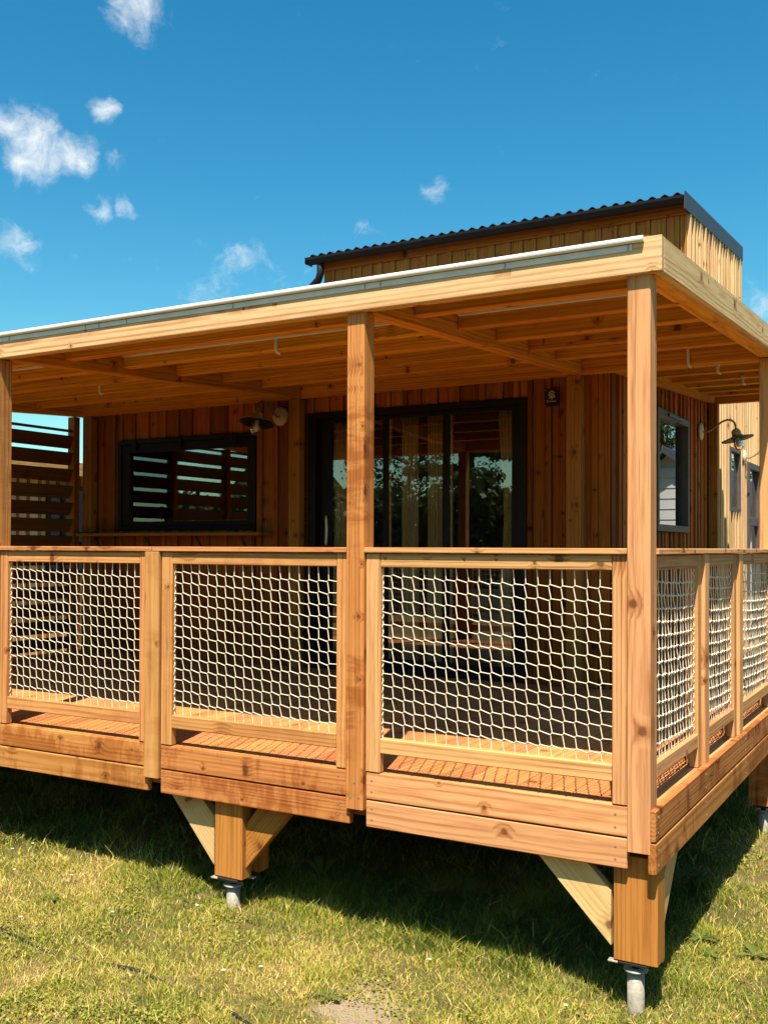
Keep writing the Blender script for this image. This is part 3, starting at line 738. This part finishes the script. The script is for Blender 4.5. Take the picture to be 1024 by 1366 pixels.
# dark half-round gutter and downpipe
gp = []
for a in range(180, 361, 20): gp.append((TY0-.135+.070*math.cos(R(a)), EZ+.125+.072*math.sin(R(a))))
for a in range(360, 179, -20): gp.append((TY0-.135+.063*math.cos(R(a)), EZ+.127+.065*math.sin(R(a))))
g2_ = extrude_x('dark_gutter', gp, TX0-.10, TX1+.01, 'roof_metal', rf)
g2_.data.flip_normals()
mesh_obj('gutter_cap', *box_geo(TX0-.108, TX0-.101, TY0-.205, TY0-.065, EZ+.055, EZ+.13), 'roof_metal', rf)
tube('downpipe', [(TX0+.05, TY0-.125, EZ+.08), (TX0+.05, TY0-.125, EZ-.05), (TX0+.02, TY0-.12, EZ-.12), (TX0-.10, TY0-.07, EZ-.17), (TX0-.13, TY0-.06, EZ-.24), (TX0-.13, TY0-.06, tz-.3)], .042, 'roof_metal', rf, 12)

# ------------------------------------------------------------------ wall lamps
def lamp(loc, rotz, label, group=None):
    o = thing('wall_lamp', loc, label, 'lamp', 'swan-neck wall lamps'); Mb = T(*loc) @ Matrix.Rotation(rotz, 4, 'Z')     # local +Y points out of the wall
    Mp = Mb @ Matrix.Rotation(-math.pi/2, 4, 'X')
    lathe('wall_plate', [(0, .03), (.02, .029), (.074, .020), (.083, .010), (.083, 0)], 'cream_enamel', o, Mp, 24)
    pts = []
    for s in np.linspace(0, 1, 17):
        if s < .35: q = s/.35; pts.append((0, .02+.13*q, .0+.035*q*q))
        else:
            a = (s-.35)/.65; ang = R(205-205*a); pts.append((0, .245+.095*math.cos(ang)*1.0, .055+.055*math.sin(ang)+(a*.0)))
    pts = [(0, .015, -.005), (0, .06, -.008), (0, .11, .012), (0, .16, .052), (0, .205, .083), (0, .25, .098), (0, .29, .092), (0, .318, .066), (0, .328, .03), (0, .330, 0.0)]
    tube('arm', [Mb @ Vector(p) for p in pts], .0095, 'aged_brass', o, 8)
    Ms = Mb @ T(0, .330, -.02) @ Matrix.Rotation(R(13), 4, 'X')
    lathe('cap', [(.012, .030), (.026, .026), (.042, .006), (.045, -.028), (.045, -.040)], 'cream_enamel', o, Ms, 20)
    lathe('lamp_shade', [(.040, -.034), (.075, -.052), (.148, -.068), (.152, -.075), (.147, -.074), (.074, -.058), (.040, -.042)], 'aged_brass', o, Ms, 32)
    lathe('shade_lining', [(.040, -.0450), (.074, -.0605), (.1455, -.0765), (.143, -.0790), (.072, -.0630), (.038, -.0470)], 'dark_metal', o, Ms, 32)
    lathe('bulb', [(.014, -.05), (.014, -.085), (.026, -.105), (.028, -.125), (.016, -.145), (0, -.148)], 'plastic_white', o, Ms, 14)
    lathe('glass_jar', [(.040, -.045), (.043, -.08), (.046, -.13), (.040, -.165), (.022, -.182), (0, -.186)], 'lamp_glass', o, Ms, 20)
    return o
lamp((-4.055, D-.030, 2.150), math.pi, 'cream swan-neck wall lamp beside the picture window')
lamp((XW+.030, 5.99, 2.150), -math.pi/2, 'brass swan-neck wall lamp beside the side window under the gallery roof')
lamp((XW+.030, 8.29, 2.085), -math.pi/2, 'far wall lamp between the narrow window and the glazed side door')

# ------------------------------------------------------------------ plaque with tree emblem
pl = thing('plaque', (-1.592, D-.032, 2.075), 'small dark plaque with pale tree-arrow emblem beside the sliding door', 'plaque')
box('plate', -1.648, -1.536, D-.040, D-.0325, 2.072, 2.205, 'plaque', pl, 'Z', .002)
def stroke(pts, w, name='emblem'):
    geos = []
    for (a, b_) in zip(pts[:-1], pts[1:]):
        a = Vector((a[0], 0, a[1])); b2 = Vector((b_[0], 0, b_[1])); d = (b2-a).normalized(); nr_ = Vector((-d.z, 0, d.x))*w/2; e = d*w*.35
        q = [a-e+nr_, b2+e+nr_, b2+e-nr_, a-e-nr_]
        v = [(p.x, -.0008, p.z) for p in q]+[(p.x, .0010, p.z) for p in q]
        geos.append((v, [(0, 1, 2, 3), (7, 6, 5, 4), (0, 4, 5, 1), (1, 5, 6, 2), (2, 6, 7, 3), (3, 7, 4, 0)]))
    return merge(geos)
u_ = .0053
em = [stroke([(-4, 5.2), (-4, 9), (0, 12), (4, 9)], 1.5), stroke([(-4, 5.2), (0, 8), (4, 5.2), (4, 1.6), (0, 4.6)], 1.5), stroke([(-4, 1.6), (0, 4.6)], 1.5), stroke([(0, 4.6), (0, 0)], 1.7)]
v, f = merge(em); v = [(-1.5915+p[0]*u_*.95, D-.0415+p[1], 2.128+p[2]*u_*.95) if hasattr(p, '__len__') else p for p in v]
mesh_obj('emblem', v, f, 'plaque_print', pl)
em = [stroke([(-5.2, 1.6), (-6, 2.2), (-7, 1.6), (-7.2, .4), (-6.2, -.4), (-5.2, .2)], .6)]
for q in range(6): em.append(stroke([(-4.3+q*1.9, 0), (-4.3+q*1.9, 1.1), (-3.4+q*1.9, 1.1), (-3.2+q*1.9, 0)], .5))
v, f = merge(em); v = [(-1.592+p[0]*u_, D-.0415+p[1], 2.107+p[2]*u_) for p in v]
mesh_obj('lettering', v, f, 'plaque_print', pl)
geos = [tube_geo([Vector((x, D-.0405, z)), Vector((x, D-.0425, z))], .004, 8) for x in (-1.640, -1.544) for z in (2.081, 2.196)]
tag(mesh_obj('screw_heads', *merge(geos), 'screw_steel', pl), kind='stuff')

# ------------------------------------------------------------------ bar shelf under the picture window
sh = thing('bar_shelf', (-5.2, 2.95, 1.12), 'long brown bar shelf under the picture window', 'shelf')
box('shelf_board', -6.30, -4.13, 2.955, 3.155, 1.118, 1.146, 'pine_aged', sh, 'X', .003)
for x in (-6.1, -5.45, -4.85, -4.35):
    tube('bracket', [(x, 3.165, .93), (x, 2.99, 1.105)], .010, 'dark_metal', sh, 6)
box('shelf_tray', -6.36, -6.10, 2.97, 3.07, 1.1475, 1.160, 'dark_metal', sh, 'X', .002)

# ------------------------------------------------------------------ louvred privacy screen at the left end
sc_ = thing('louvre_screen', (XE+.05, 1.6, 0), 'dark slatted privacy screen at the left end of the terrace', 'screen')
LX = XE+.03
for y in (.10, 1.02, 1.94, 2.98): box('screen_post', LX-.05, LX+.04, y, y+.07, .001, under(y)-.006, 'cladding', sc_, 'Z', .003)
z = 2.02; pitch = .160
zs = [2.02-.160*k for k in range(13)]
for ya, yb in ((.172, 1.018), (1.092, 1.938), (2.012, 2.978)):
    for zc in zs:
        beam('slat', (LX-.005, ya, zc), (LX-.005, yb, zc), .022, .128, 'dark_slat', sc_, (.42, 0, .91), .003)
    box('top_rail', LX-.02, LX+.02, ya, yb, 2.118, 2.140, 'dark_slat', sc_, 'Y', .003)

# ------------------------------------------------------------------ inside: curtains and armchair
def curtain(x0, x1, y, z0, z1, label, tie=0.0, seed=0):
    rg = random.Random(seed); n = 40; rows = 10; v = []; f = []
    for j in range(rows+1):
        s = j/rows; z = z1+(z0-z1)*s
        k = 1-tie*math.sin(min(1, s*1.25)*math.pi)**2
        for i in range(n+1):
            q = i/n; v.append((x1+(x0-x1)*(1-q)*k, y+.014*math.sin(q*38+seed)+.006*math.sin(q*11+s*3), z))
    for j in range(rows):
        for i in range(n): f.append((j*(n+1)+i, j*(n+1)+i+1, (j+1)*(n+1)+i+1, (j+1)*(n+1)+i))
    o = mesh_obj('curtain', v, f, 'curtain', None, None, True)
    md = o.modifiers.new('thick', 'SOLIDIFY'); md.thickness = .003
    tag(o, label, 'curtain', 'curtains behind the sliding door')
curtain(-2.08, -1.90, D+.095, .03, 2.10, 'cream curtain gathered at the right edge of the sliding door', .25, 1)
curtain(-2.93, -2.78, D+.095, .03, 2.10, 'narrow cream curtain behind the middle pane of the sliding door', 0, 2)
curtain(-3.60, -3.44, D+.095, .03, 2.10, 'cream curtain behind the left pane of the sliding door', .15, 3)
curtain(-2.72, -2.56, D+.16, .03, 2.10, 'wider cream curtain behind the middle pane of the sliding door', 0, 4)
ac = thing('armchair', (-2.5, 4.2, -.012), 'white rounded armchair standing behind the sliding door glass', 'armchair')
tube('bolster', [(-2.72, 4.12, .555), (-2.70, 4.12, .555), (-2.36, 4.12, .555), (-2.34, 4.12, .555)], [.06, .105, .105, .06], 'white_upholstery', ac, 20)
box('body', -2.60, -2.32, 4.06, 4.62, .02, .47, 'white_upholstery', ac, 'Y', .03)
box('backrest', -2.60, -2.34, 4.50, 4.64, .471, .80, 'white_upholstery', ac, 'X', .03)
for x in (-2.57, -2.36):
    for y in (4.1, 4.58): box('leg', x-.015, x+.015, y-.015, y+.015, -.012, .019, 'dark_metal', ac, 'Z', .002)

# ------------------------------------------------------------------ neighbouring cabin beyond the screen
nb = thing('neighbour_cabin', (-10.6, 6.0, -.55), 'neighbouring timber cabin with pale roof glimpsed through the slatted screen', 'cabin')
NX = -10.2
nwl = mesh_obj('wall', *box_geo(NX-3.2, NX, 1.5, 9.2, -.7, 2.06), 'dark_slat', nb)
wall_boards(nwl, 'Y', NX, 1.5, 9.2, -.5, 2.06, [(6.05, 6.95, .6, 1.9)], 31, ('cladding_sunlit', 'cladding'), wide=(.12, .18))
nw = box('window', NX+.002, NX+.05, 6.05, 6.95, 1.84, 1.90, 'anthracite', nb, 'Y', .003)
box('frame', NX+.002, NX+.05, 6.05, 6.95, .60, .66, 'anthracite', nw, 'Y', .003)
for y in (6.05, 6.89, 6.32): box('frame', NX+.002, NX+.05, y, y+.06, .661, 1.839, 'anthracite', nw, 'Z', .003)
mesh_obj('blind', *box_geo(NX+.004, NX+.012, 6.55, 6.75, .661, 1.839), 'plastic_white', nw)
mesh_obj('pane', *box_geo(NX+.016, NX+.022, 6.11, 6.88, .661, 1.839), 'glass', nw)
v, f = box_geo(NX-3.6, NX+.35, 1.1, 9.6, 2.07, 2.15); v = [(a, b_, c+(NX+.3-a)*.10+.06) for a, b_, c in v]
nr = mesh_obj('roof', v, f, 'pale_roof', nb)
box('eave_board', NX+.355, NX+.385, 1.1, 9.6, 2.02, 2.21, 'pine', nr, 'Y', .003)

# ------------------------------------------------------------------ what the panes mirror: houses and trees around the plot, plus sky-blocking hedges
def tree(x, y, h, cr, label, seed, kind='round', nleaf=5200):
    rg = np.random.default_rng(seed); g = float(gz(x, y)); o = thing('tree', (x, y, g), label, 'tree', 'trees mirrored in the panes')
    top = Vector((x+.2, y, g+h*.9)); path = [Vector((x, y, g-.1)), Vector((x+.05, y, g+h*.3)), Vector((x-.05, y+.1, g+h*.6)), top]
    geos = [tube_geo(path, [h*.035, h*.028, h*.018, h*.005], 8)]
    cl_ = []
    nb_ = 11
    for i in range(nb_):
        a = i*2.4+rg.uniform(-.3, .3); s = .30+.62*i/nb_; L = cr*(1.05-.75*abs(s-.45) if kind == 'round' else 1.15-s*.95)*rg.uniform(.75, 1.1)
        st = Vector((x, y, g+h*s)); en = st+Vector((math.cos(a)*L, math.sin(a)*L, L*(.35 if kind == 'round' else .02)))
        geos.append(tube_geo([st, (st+en)/2+Vector((0, 0, .1)), en], [h*.012, h*.008, h*.002], 5))
        for q in (.45, .72, 1.0): cl_.append((st.lerp(en, q), L*(.42 if kind == 'round' else .36)))
    cl_.append((top, cr*.32))
    mesh_obj('trunk', *merge(geos), 'bark', o)
    C_ = np.array([c[0][:] for c in cl_]); Rr = np.array([c[1] for c in cl_]); idx = rg.integers(0, len(cl_), nleaf)
    d = rg.normal(size=(nleaf, 3)); d /= np.linalg.norm(d, axis=1)[:, None]; d *= (rg.random(nleaf)**.45)[:, None]; d[:, 2] *= .62 if kind == 'round' else .25
    P0 = C_[idx]+d*Rr[idx][:, None]; sz = rg.uniform(.06, .13, nleaf)*(h/7)
    u1 = rg.normal(size=(nleaf, 3)); u1 /= np.linalg.norm(u1, axis=1)[:, None]; u2 = np.cross(u1, rg.normal(size=(nleaf, 3))); u2 /= np.linalg.norm(u2, axis=1)[:, None]
    V = np.stack([P0-u1*sz[:, None], P0+u2*sz[:, None]*.5, P0+u1*sz[:, None], P0-u2*sz[:, None]*.5], 1).reshape(-1, 3)
    quads_mesh('crown', V, rg.random(nleaf), 'tree_leaf', o)
def quads_mesh(name, V, tone, mat, parent=None, per=4):
    me = bpy.data.meshes.new(name); n = len(V)//per
    me.vertices.add(len(V)); me.vertices.foreach_set('co', np.ascontiguousarray(V, dtype=np.float32).ravel())
    me.loops.add(len(V)); me.loops.foreach_set('vertex_index', np.arange(len(V), dtype=np.int32)); me.polygons.add(n)
    me.polygons.foreach_set('loop_start', np.arange(n, dtype=np.int32)*per); me.polygons.foreach_set('loop_total', np.full(n, per, np.int32))
    at_ = me.attributes.new('tone', 'FLOAT', 'POINT'); at_.data.foreach_set('value', np.repeat(tone, per).astype(np.float32))
    me.update(); me.materials.append(MATS[mat]); return link(bpy.data.objects.new(name, me), Matrix.Identity(4), parent)
tree(-11.8, -17.5, 7.6, 4.0, 'spreading dark cedar mirrored in the middle of the sliding door', 1, 'cedar', 9000)
tree(-8.2, -16.0, 5.2, 2.2, 'dark tree with level branches mirrored in the right pane of the sliding door', 2, 'cedar')
tree(-5.0, -19.0, 6.4, 2.6, 'leafy tree mirrored at the right edge of the sliding door', 3)
tree(-17.5, -24.0, 6.0, 3.0, 'distant tree mirrored low in the sliding door beside the gabled house', 4)
tree(3.6, 24.0, 6.0, 2.6, 'green tree mirrored above the white gable in the side window', 5)
def gable_house(name, x, y, w, d, hw, hr, rotz, wall, label, siding=False):
    g = float(gz(x, y)); Mb = T(x, y, g) @ Matrix.Rotation(rotz, 4, 'Z')
    o = bpy.data.objects.new(name, None); link(o, Mb); tag(o, label, 'house')
    v = [(-w/2, -d/2, 0), (w/2, -d/2, 0), (w/2, -d/2, hw), (0, -d/2, hr), (-w/2, -d/2, hw), (-w/2, d/2, 0), (w/2, d/2, 0), (w/2, d/2, hw), (0, d/2, hr), (-w/2, d/2, hw)]
    wl = mesh_obj('wall', v, [(0, 1, 2, 3, 4), (9, 8, 7, 6, 5), (0, 5, 6, 1), (1, 6, 7, 2), (4, 9, 5, 0)], wall, o, Mb)
    e = .3; sl_ = (hr-hw)/(w/2)
    for s in (-1, 1):
        v = [(0, -d/2-e, hr+.02), (s*(w/2+e), -d/2-e, hw-e*sl_+.02), (s*(w/2+e), d/2+e, hw-e*sl_+.02), (0, d/2+e, hr+.02)]
        v += [(p[0], p[1], p[2]+.12) for p in v]
        mesh_obj('roof', v, [(0, 1, 2, 3), (7, 6, 5, 4), (0, 4, 5, 1), (1, 5, 6, 2), (2, 6, 7, 3), (3, 7, 4, 0)], 'slate', o, Mb)
    for zc in ((.9, 2.0),):
        for xc in (-w*.25, w*.2):
            f_ = mesh_obj('window', *box_geo(xc-.5, xc+.5, -d/2-.04, -d/2-.005, zc[0], zc[1]), 'siding_paint', o, Mb)
            mesh_obj('pane', *box_geo(xc-.42, xc+.42, -d/2-.05, -d/2-.041, zc[0]+.08, zc[1]-.08), 'dark_metal', f_, Mb)
    if siding:
        z = .05
        while z < hr-.25:
            hw_ = w/2 if z < hw else w/2*(hr-z)/(hr-hw)-.05
            for side in (1,):
                b_ = box_geo(-hw_, hw_, -d/2-.03, -d/2-.003, z, z+.17); vv = [(a, b2-(.012 if c < z+.01 else 0), c) for a, b2, c in b_[0]]
                if not (.7 < z < 2.1): mesh_obj('weatherboard', vv, b_[1], wall, wl, Mb)
                else:
                    for xa, xb in ((-hw_, -w*.25-.52), (-w*.25+.52, w*.2-.52), (w*.2+.52, hw_)):
                        b2_ = box_geo(xa, xb, -d/2-.03, -d/2-.003, z, z+.17); mesh_obj('weatherboard', b2_[0], b2_[1], wall, wl, Mb)
            z += .18
    return o
def hedge(x0, x1, y0, y1, h, label, seed, n=16000):
    rg = np.random.default_rng(seed); g = float(gz((x0+x1)/2, y0)); o = thing('hedge', ((x0+x1)/2, (y0+y1)/2, g), label, 'hedge')
    P0 = np.stack([rg.uniform(x0, x1, n), rg.uniform(y0, y1, n), rg.random(n)**.7], 1); P0[:, 2] = g+P0[:, 2]*h*(.8+.4*hnoise(P0[:, 0]+40, P0[:, 1]+40, .7, 3))
    sz = rg.uniform(.09, .16, n); u1 = rg.normal(size=(n, 3)); u1 /= np.linalg.norm(u1, axis=1)[:, None]; u2 = np.cross(u1, rg.normal(size=(n, 3))); u2 /= np.linalg.norm(u2, axis=1)[:, None]
    V = np.stack([P0-u1*sz[:, None], P0+u2*sz[:, None]*.6, P0+u1*sz[:, None], P0-u2*sz[:, None]*.6], 1).reshape(-1, 3)
    quads_mesh('foliage', V, rg.random(n), 'tree_leaf', o)
    geos = [tube_geo([Vector((x, (y0+y1)/2, g-.1)), Vector((x+.1, (y0+y1)/2, g+h*.8))], [.03, .01], 5) for x in np.arange(x0+.3, x1, .6)]
    mesh_obj('stems', *merge(geos), 'bark', o)
hedge(-19, 9, -13.6, -11.6, 3.0, 'tall dark hedge mirrored along the bottom of the sliding door, raised to block low sky', 77, 42000)  # height raised to cut sky light under the porch and deck
hedge(8.0, 10.0, -9, 9, 2.8, 'tall unseen hedge added right of the plot beyond the lawn to block low sky', 78, 26000)  # out of view, added to cut sky light from the right
gable_house('gabled_house', -27, -30, 7, 9, 2.8, 7.0, R(150), 'house_render', 'gabled house with slate roof mirrored in the left panes of the sliding door')
gable_house('weatherboard_house', 1.0, 16.5, 3.8, 6, 2.1, 3.5, 0, 'siding_paint', 'white weatherboard gable mirrored in the side window', True)

# ------------------------------------------------------------------ lawn
CAMP = np.array([1.0132, -3.9042]); FWD = np.array([math.sin(YAW), math.cos(YAW)]); RGT = np.array([math.cos(YAW), -math.sin(YAW)])
def lawn(n, seed, dmin, dmax, hscale, wscale):
    rg = np.random.default_rng(seed)
    # a fan of ground a good step wider than the view
    d = np.sqrt(rg.uniform(dmin**2, dmax**2, n)); s = rg.uniform(-.62, .62, n)
    P_ = CAMP[None]+FWD[None]*d[:, None]+RGT[None]*(d*s)[:, None]
    x, y = P_[:, 0], P_[:, 1]
    dens = .10+.50*hnoise(x+20, y+20, .35, 5)+.70*hnoise(x+20, y+20, .07, 6)
    soil = np.exp(-((x+1.04)**2+(y+.47)**2)/.045); dens *= 1-.93*np.clip(soil*1.3, 0, 1)
    soil2 = np.exp(-((x-.02)**2*2+(y-1.5)**2*.5)/.05)*.6; dens *= 1-soil2
    keep = rg.random(n) < dens; x, y, d = x[keep], y[keep], d[keep]; n = len(x)
    z = gz(x, y)-.004
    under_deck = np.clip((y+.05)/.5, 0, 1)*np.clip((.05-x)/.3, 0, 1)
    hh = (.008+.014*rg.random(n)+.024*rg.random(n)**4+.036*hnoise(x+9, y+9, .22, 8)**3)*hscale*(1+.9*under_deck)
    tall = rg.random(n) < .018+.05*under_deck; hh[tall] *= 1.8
    tone = .21+.58*hnoise(x+50, y+50, .7, 9)+.50*(hnoise(x+5, y+5, .14, 12)-.45)+rg.normal(0, .19, n)-.45*under_deck  # blades under the deck toned darker, shade put into their colour
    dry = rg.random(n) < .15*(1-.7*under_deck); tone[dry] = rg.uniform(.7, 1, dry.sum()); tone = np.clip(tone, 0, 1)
    az = rg.uniform(0, math.tau, n); lean = rg.uniform(.15, 1.0, n)*hh*np.where(dry, 1.5, 1.0); ww = rg.uniform(.0012, .0030, n)*wscale
    dx, dy = np.cos(az), np.sin(az); px, py = -dy, dx
    # blades face roughly any way
    fa = rg.uniform(0, math.tau, n); px, py = np.cos(fa), np.sin(fa)
    def pt(t, sgn, wf):
        return np.stack([x+dx*lean*t**1.8+px*ww*wf*sgn, y+dy*lean*t**1.8+py*ww*wf*sgn, z+hh*(t-.22*t*t*lean/np.maximum(hh, 1e-4)*.6)], 1)
    a0, a1 = pt(0, -1, 1), pt(0, 1, 1); b0, b1 = pt(.5, -1, .85), pt(.5, 1, .85); c = pt(1, 0, 0)
    V = np.stack([a0, a1, b1, b0], 1).reshape(-1, 3); V2 = np.stack([b0, b1, c], 1).reshape(-1, 3)
    return V, V2, tone
parts = [lawn(330000, 1, 3.2, 5.6, 1.0, .9), lawn(170000, 2, 5.6, 9.5, 1.15, 1.4), lawn(30000, 3, 9.5, 18, 1.4, 3.0)]
V4 = np.concatenate([p[0] for p in parts]); V3 = np.concatenate([p[1] for p in parts]); TN = np.concatenate([p[2] for p in parts])
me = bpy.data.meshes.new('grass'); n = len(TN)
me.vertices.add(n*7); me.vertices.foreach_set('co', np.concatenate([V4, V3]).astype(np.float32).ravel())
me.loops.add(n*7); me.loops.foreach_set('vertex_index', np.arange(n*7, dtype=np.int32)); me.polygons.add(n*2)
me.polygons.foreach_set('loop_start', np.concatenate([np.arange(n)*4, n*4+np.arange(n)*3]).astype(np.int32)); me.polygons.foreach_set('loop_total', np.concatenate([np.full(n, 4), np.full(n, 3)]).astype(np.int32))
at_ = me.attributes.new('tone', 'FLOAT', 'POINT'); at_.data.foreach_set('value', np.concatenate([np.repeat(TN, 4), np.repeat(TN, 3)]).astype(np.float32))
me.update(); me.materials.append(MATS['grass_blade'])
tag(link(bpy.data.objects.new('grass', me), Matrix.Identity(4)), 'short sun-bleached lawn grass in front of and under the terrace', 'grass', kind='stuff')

# clover and moss leaves low in the turf
def clover(n, seed):
    rg = np.random.default_rng(seed); d = np.sqrt(rg.uniform(3.2**2, 8.0**2, n)); sd = rg.uniform(-.6, .6, n)
    P_ = CAMP[None]+FWD[None]*d[:, None]+RGT[None]*(d*sd)[:, None]; x, y = P_[:, 0], P_[:, 1]
    k = hnoise(x+70, y+70, .26, 15)*.7+hnoise(x+70, y+70, .1, 16)*.5+rg.normal(0, .05, n) > .79; x, y = x[k], y[k]; n = len(x)
    r_ = rg.uniform(.003, .0075, n); a = rg.uniform(0, math.tau, n); z = gz(x, y)+rg.uniform(.008, .030, n); tl = rg.uniform(-.5, .5, (n, 2))
    V = []
    for q in range(5):
        t_ = a+q*math.tau/5; cx, cy = np.cos(t_)*r_, np.sin(t_)*r_; V.append(np.stack([x+cx, y+cy, z+cx*tl[:, 0]+cy*tl[:, 1]], 1))
    o = quads_mesh('clover', np.stack(V, 1).reshape(-1, 3), np.clip(rg.normal(.5, .3, n), 0, 1), 'clover_leaf', None, 5)
    tag(o, 'low clover leaves mixed through the lawn', 'clover', kind='stuff')
clover(150000, 4)
# broad-leaved weeds
def weed(x, y, s, nl, label, seed, upright=.35):
    rg = random.Random(seed); g = gzf(x, y); o = thing('dandelion_plant', (x, y, g), label, 'plant', 'broad-leaved weeds in the lawn')
    for i in range(nl):
        a = i*2.39996+rg.uniform(-.3, .3); L = s*rg.uniform(.45, .85); w = L*rg.uniform(.13, .20); u = rg.uniform(.5, 1.5)*upright; K = 7; v = []; f = []
        for k in range(K):
            q = k/(K-1); r_ = L*q; zz = L*(u*q*1.3-.75*u*q*q)+.01
            ww = w*(math.sin(math.pi*min(1, q*.93+.04))**.8)*(1+.35*(k % 2))*(.35+.9*q)
            for sgn in (-1, 0, 1):
                v.append((x+math.cos(a)*r_-math.sin(a)*ww*sgn, y+math.sin(a)*r_+math.cos(a)*ww*sgn, g+zz+abs(sgn)*ww*.25))
        for k in range(K-1):
            for c_ in (0, 1): f.append((k*3+c_, k*3+c_+1, (k+1)*3+c_+1, (k+1)*3+c_))
        l = mesh_obj('leaf', v, f, 'weed_leaf', o, None, True)
        at_ = l.data.attributes.new('tone', 'FLOAT', 'POINT'); tv = rg.random(); at_.data.foreach_set('value', [tv]*len(v))
weed(-1.22, -.46, .10, 9, 'dandelion rosette at the edge of the bare soil patch', 1, .3)
weed(-.85, .62, .15, 7, 'upright dandelion leaves in the shade left of the corner pier', 2, 1.1)
weed(-1.34, .70, .14, 6, 'upright weed in the deck shade between the two front piers', 3, 1.2)
weed(-1.95, .62, .15, 6, 'upright weed in the shade just right of the left pier', 4, 1.1)
weed(-2.96, .50, .12, 6, 'weed at the shadow edge left of the left pier', 5, .9)
weed(-.06, 1.02, .12, 7, 'pale dandelion beside the deck shadow right of the corner pier', 6, .5)
weed(.03, .82, .10, 7, 'small dandelion in the sunlit grass right of the corner pier', 7, .45)
weed(.20, .95, .11, 8, 'dandelion near the black cable at the right', 8, .4)
weed(-2.9, -.36, .08, 7, 'small dandelion rosette in the sunlit lawn at the far left', 9, .3)
def daisy(x, y, i):
    g = gzf(x, y); hgt = .045+.012*((i*7) % 3); o = thing('daisy', (x, y, g), 'small white daisy in the lawn', 'flower', 'white daisies in the lawn')
    tube('stem', [(x, y, g), (x+.003, y, g+hgt)], .0012, 'weed_leaf', o, 4); v = []; f = []
    for k in range(9):
        a = k*math.tau/9; b0 = len(v)
        for r_, s_ in ((.002, -.0014), (.002, .0014), (.0078, .0024), (.0078, -.0024)):
            v.append((x+.003+math.cos(a)*r_-math.sin(a)*s_, y+math.sin(a)*r_+math.cos(a)*s_, g+hgt+.0015*(r_ > .005)))
        f.append((b0, b0+1, b0+2, b0+3))
    mesh_obj('petals', v, f, 'petal', o); lathe('centre', [(.004, 0), (.003, .002), (0, .003)], 'flower_centre', o, T(x+.003, y, g+hgt), 8)
for i, (x, y) in enumerate([(-3.94, .15), (-3.58, .10), (-3.57, -.05), (-3.33, -.24), (-2.46, -.40), (-1.61, -.63), (-1.0, .03), (-.335, -.09), (-2.74, -.70), (-1.54, -.47), (-3.0, -.15), (-2.2, -.1)]): daisy(x, y, i)

# black cable lying in the grass
def cable(pts, label):
    P_ = []
    for a, b_ in zip(pts[:-1], pts[1:]):
        for k in range(8):
            q = k/8; x = a[0]+(b_[0]-a[0])*q; y = a[1]+(b_[1]-a[1])*q; P_.append((x+.006*math.sin(k+x*20), y, gzf(x, y)+.002+.007*math.sin(x*9+y*7)))
    tag(tube('cable', P_, .0065, 'black_rubber', None, 7), label, 'cable')
cable([(-3.4, -.66), (-2.83, -.74), (-2.48, -.78), (-2.0, -.72), (-1.43, -.79), (-1.0, -.95), (-.5, -1.3)], 'black cable lying in the sunlit grass at the lower left')
cable([(-.10, .22), (-.03, .80), (.045, 1.15), (.155, 1.66), (.4, 2.4), (.7, 3.6)], 'black cable running through the grass beside the right side of the terrace')
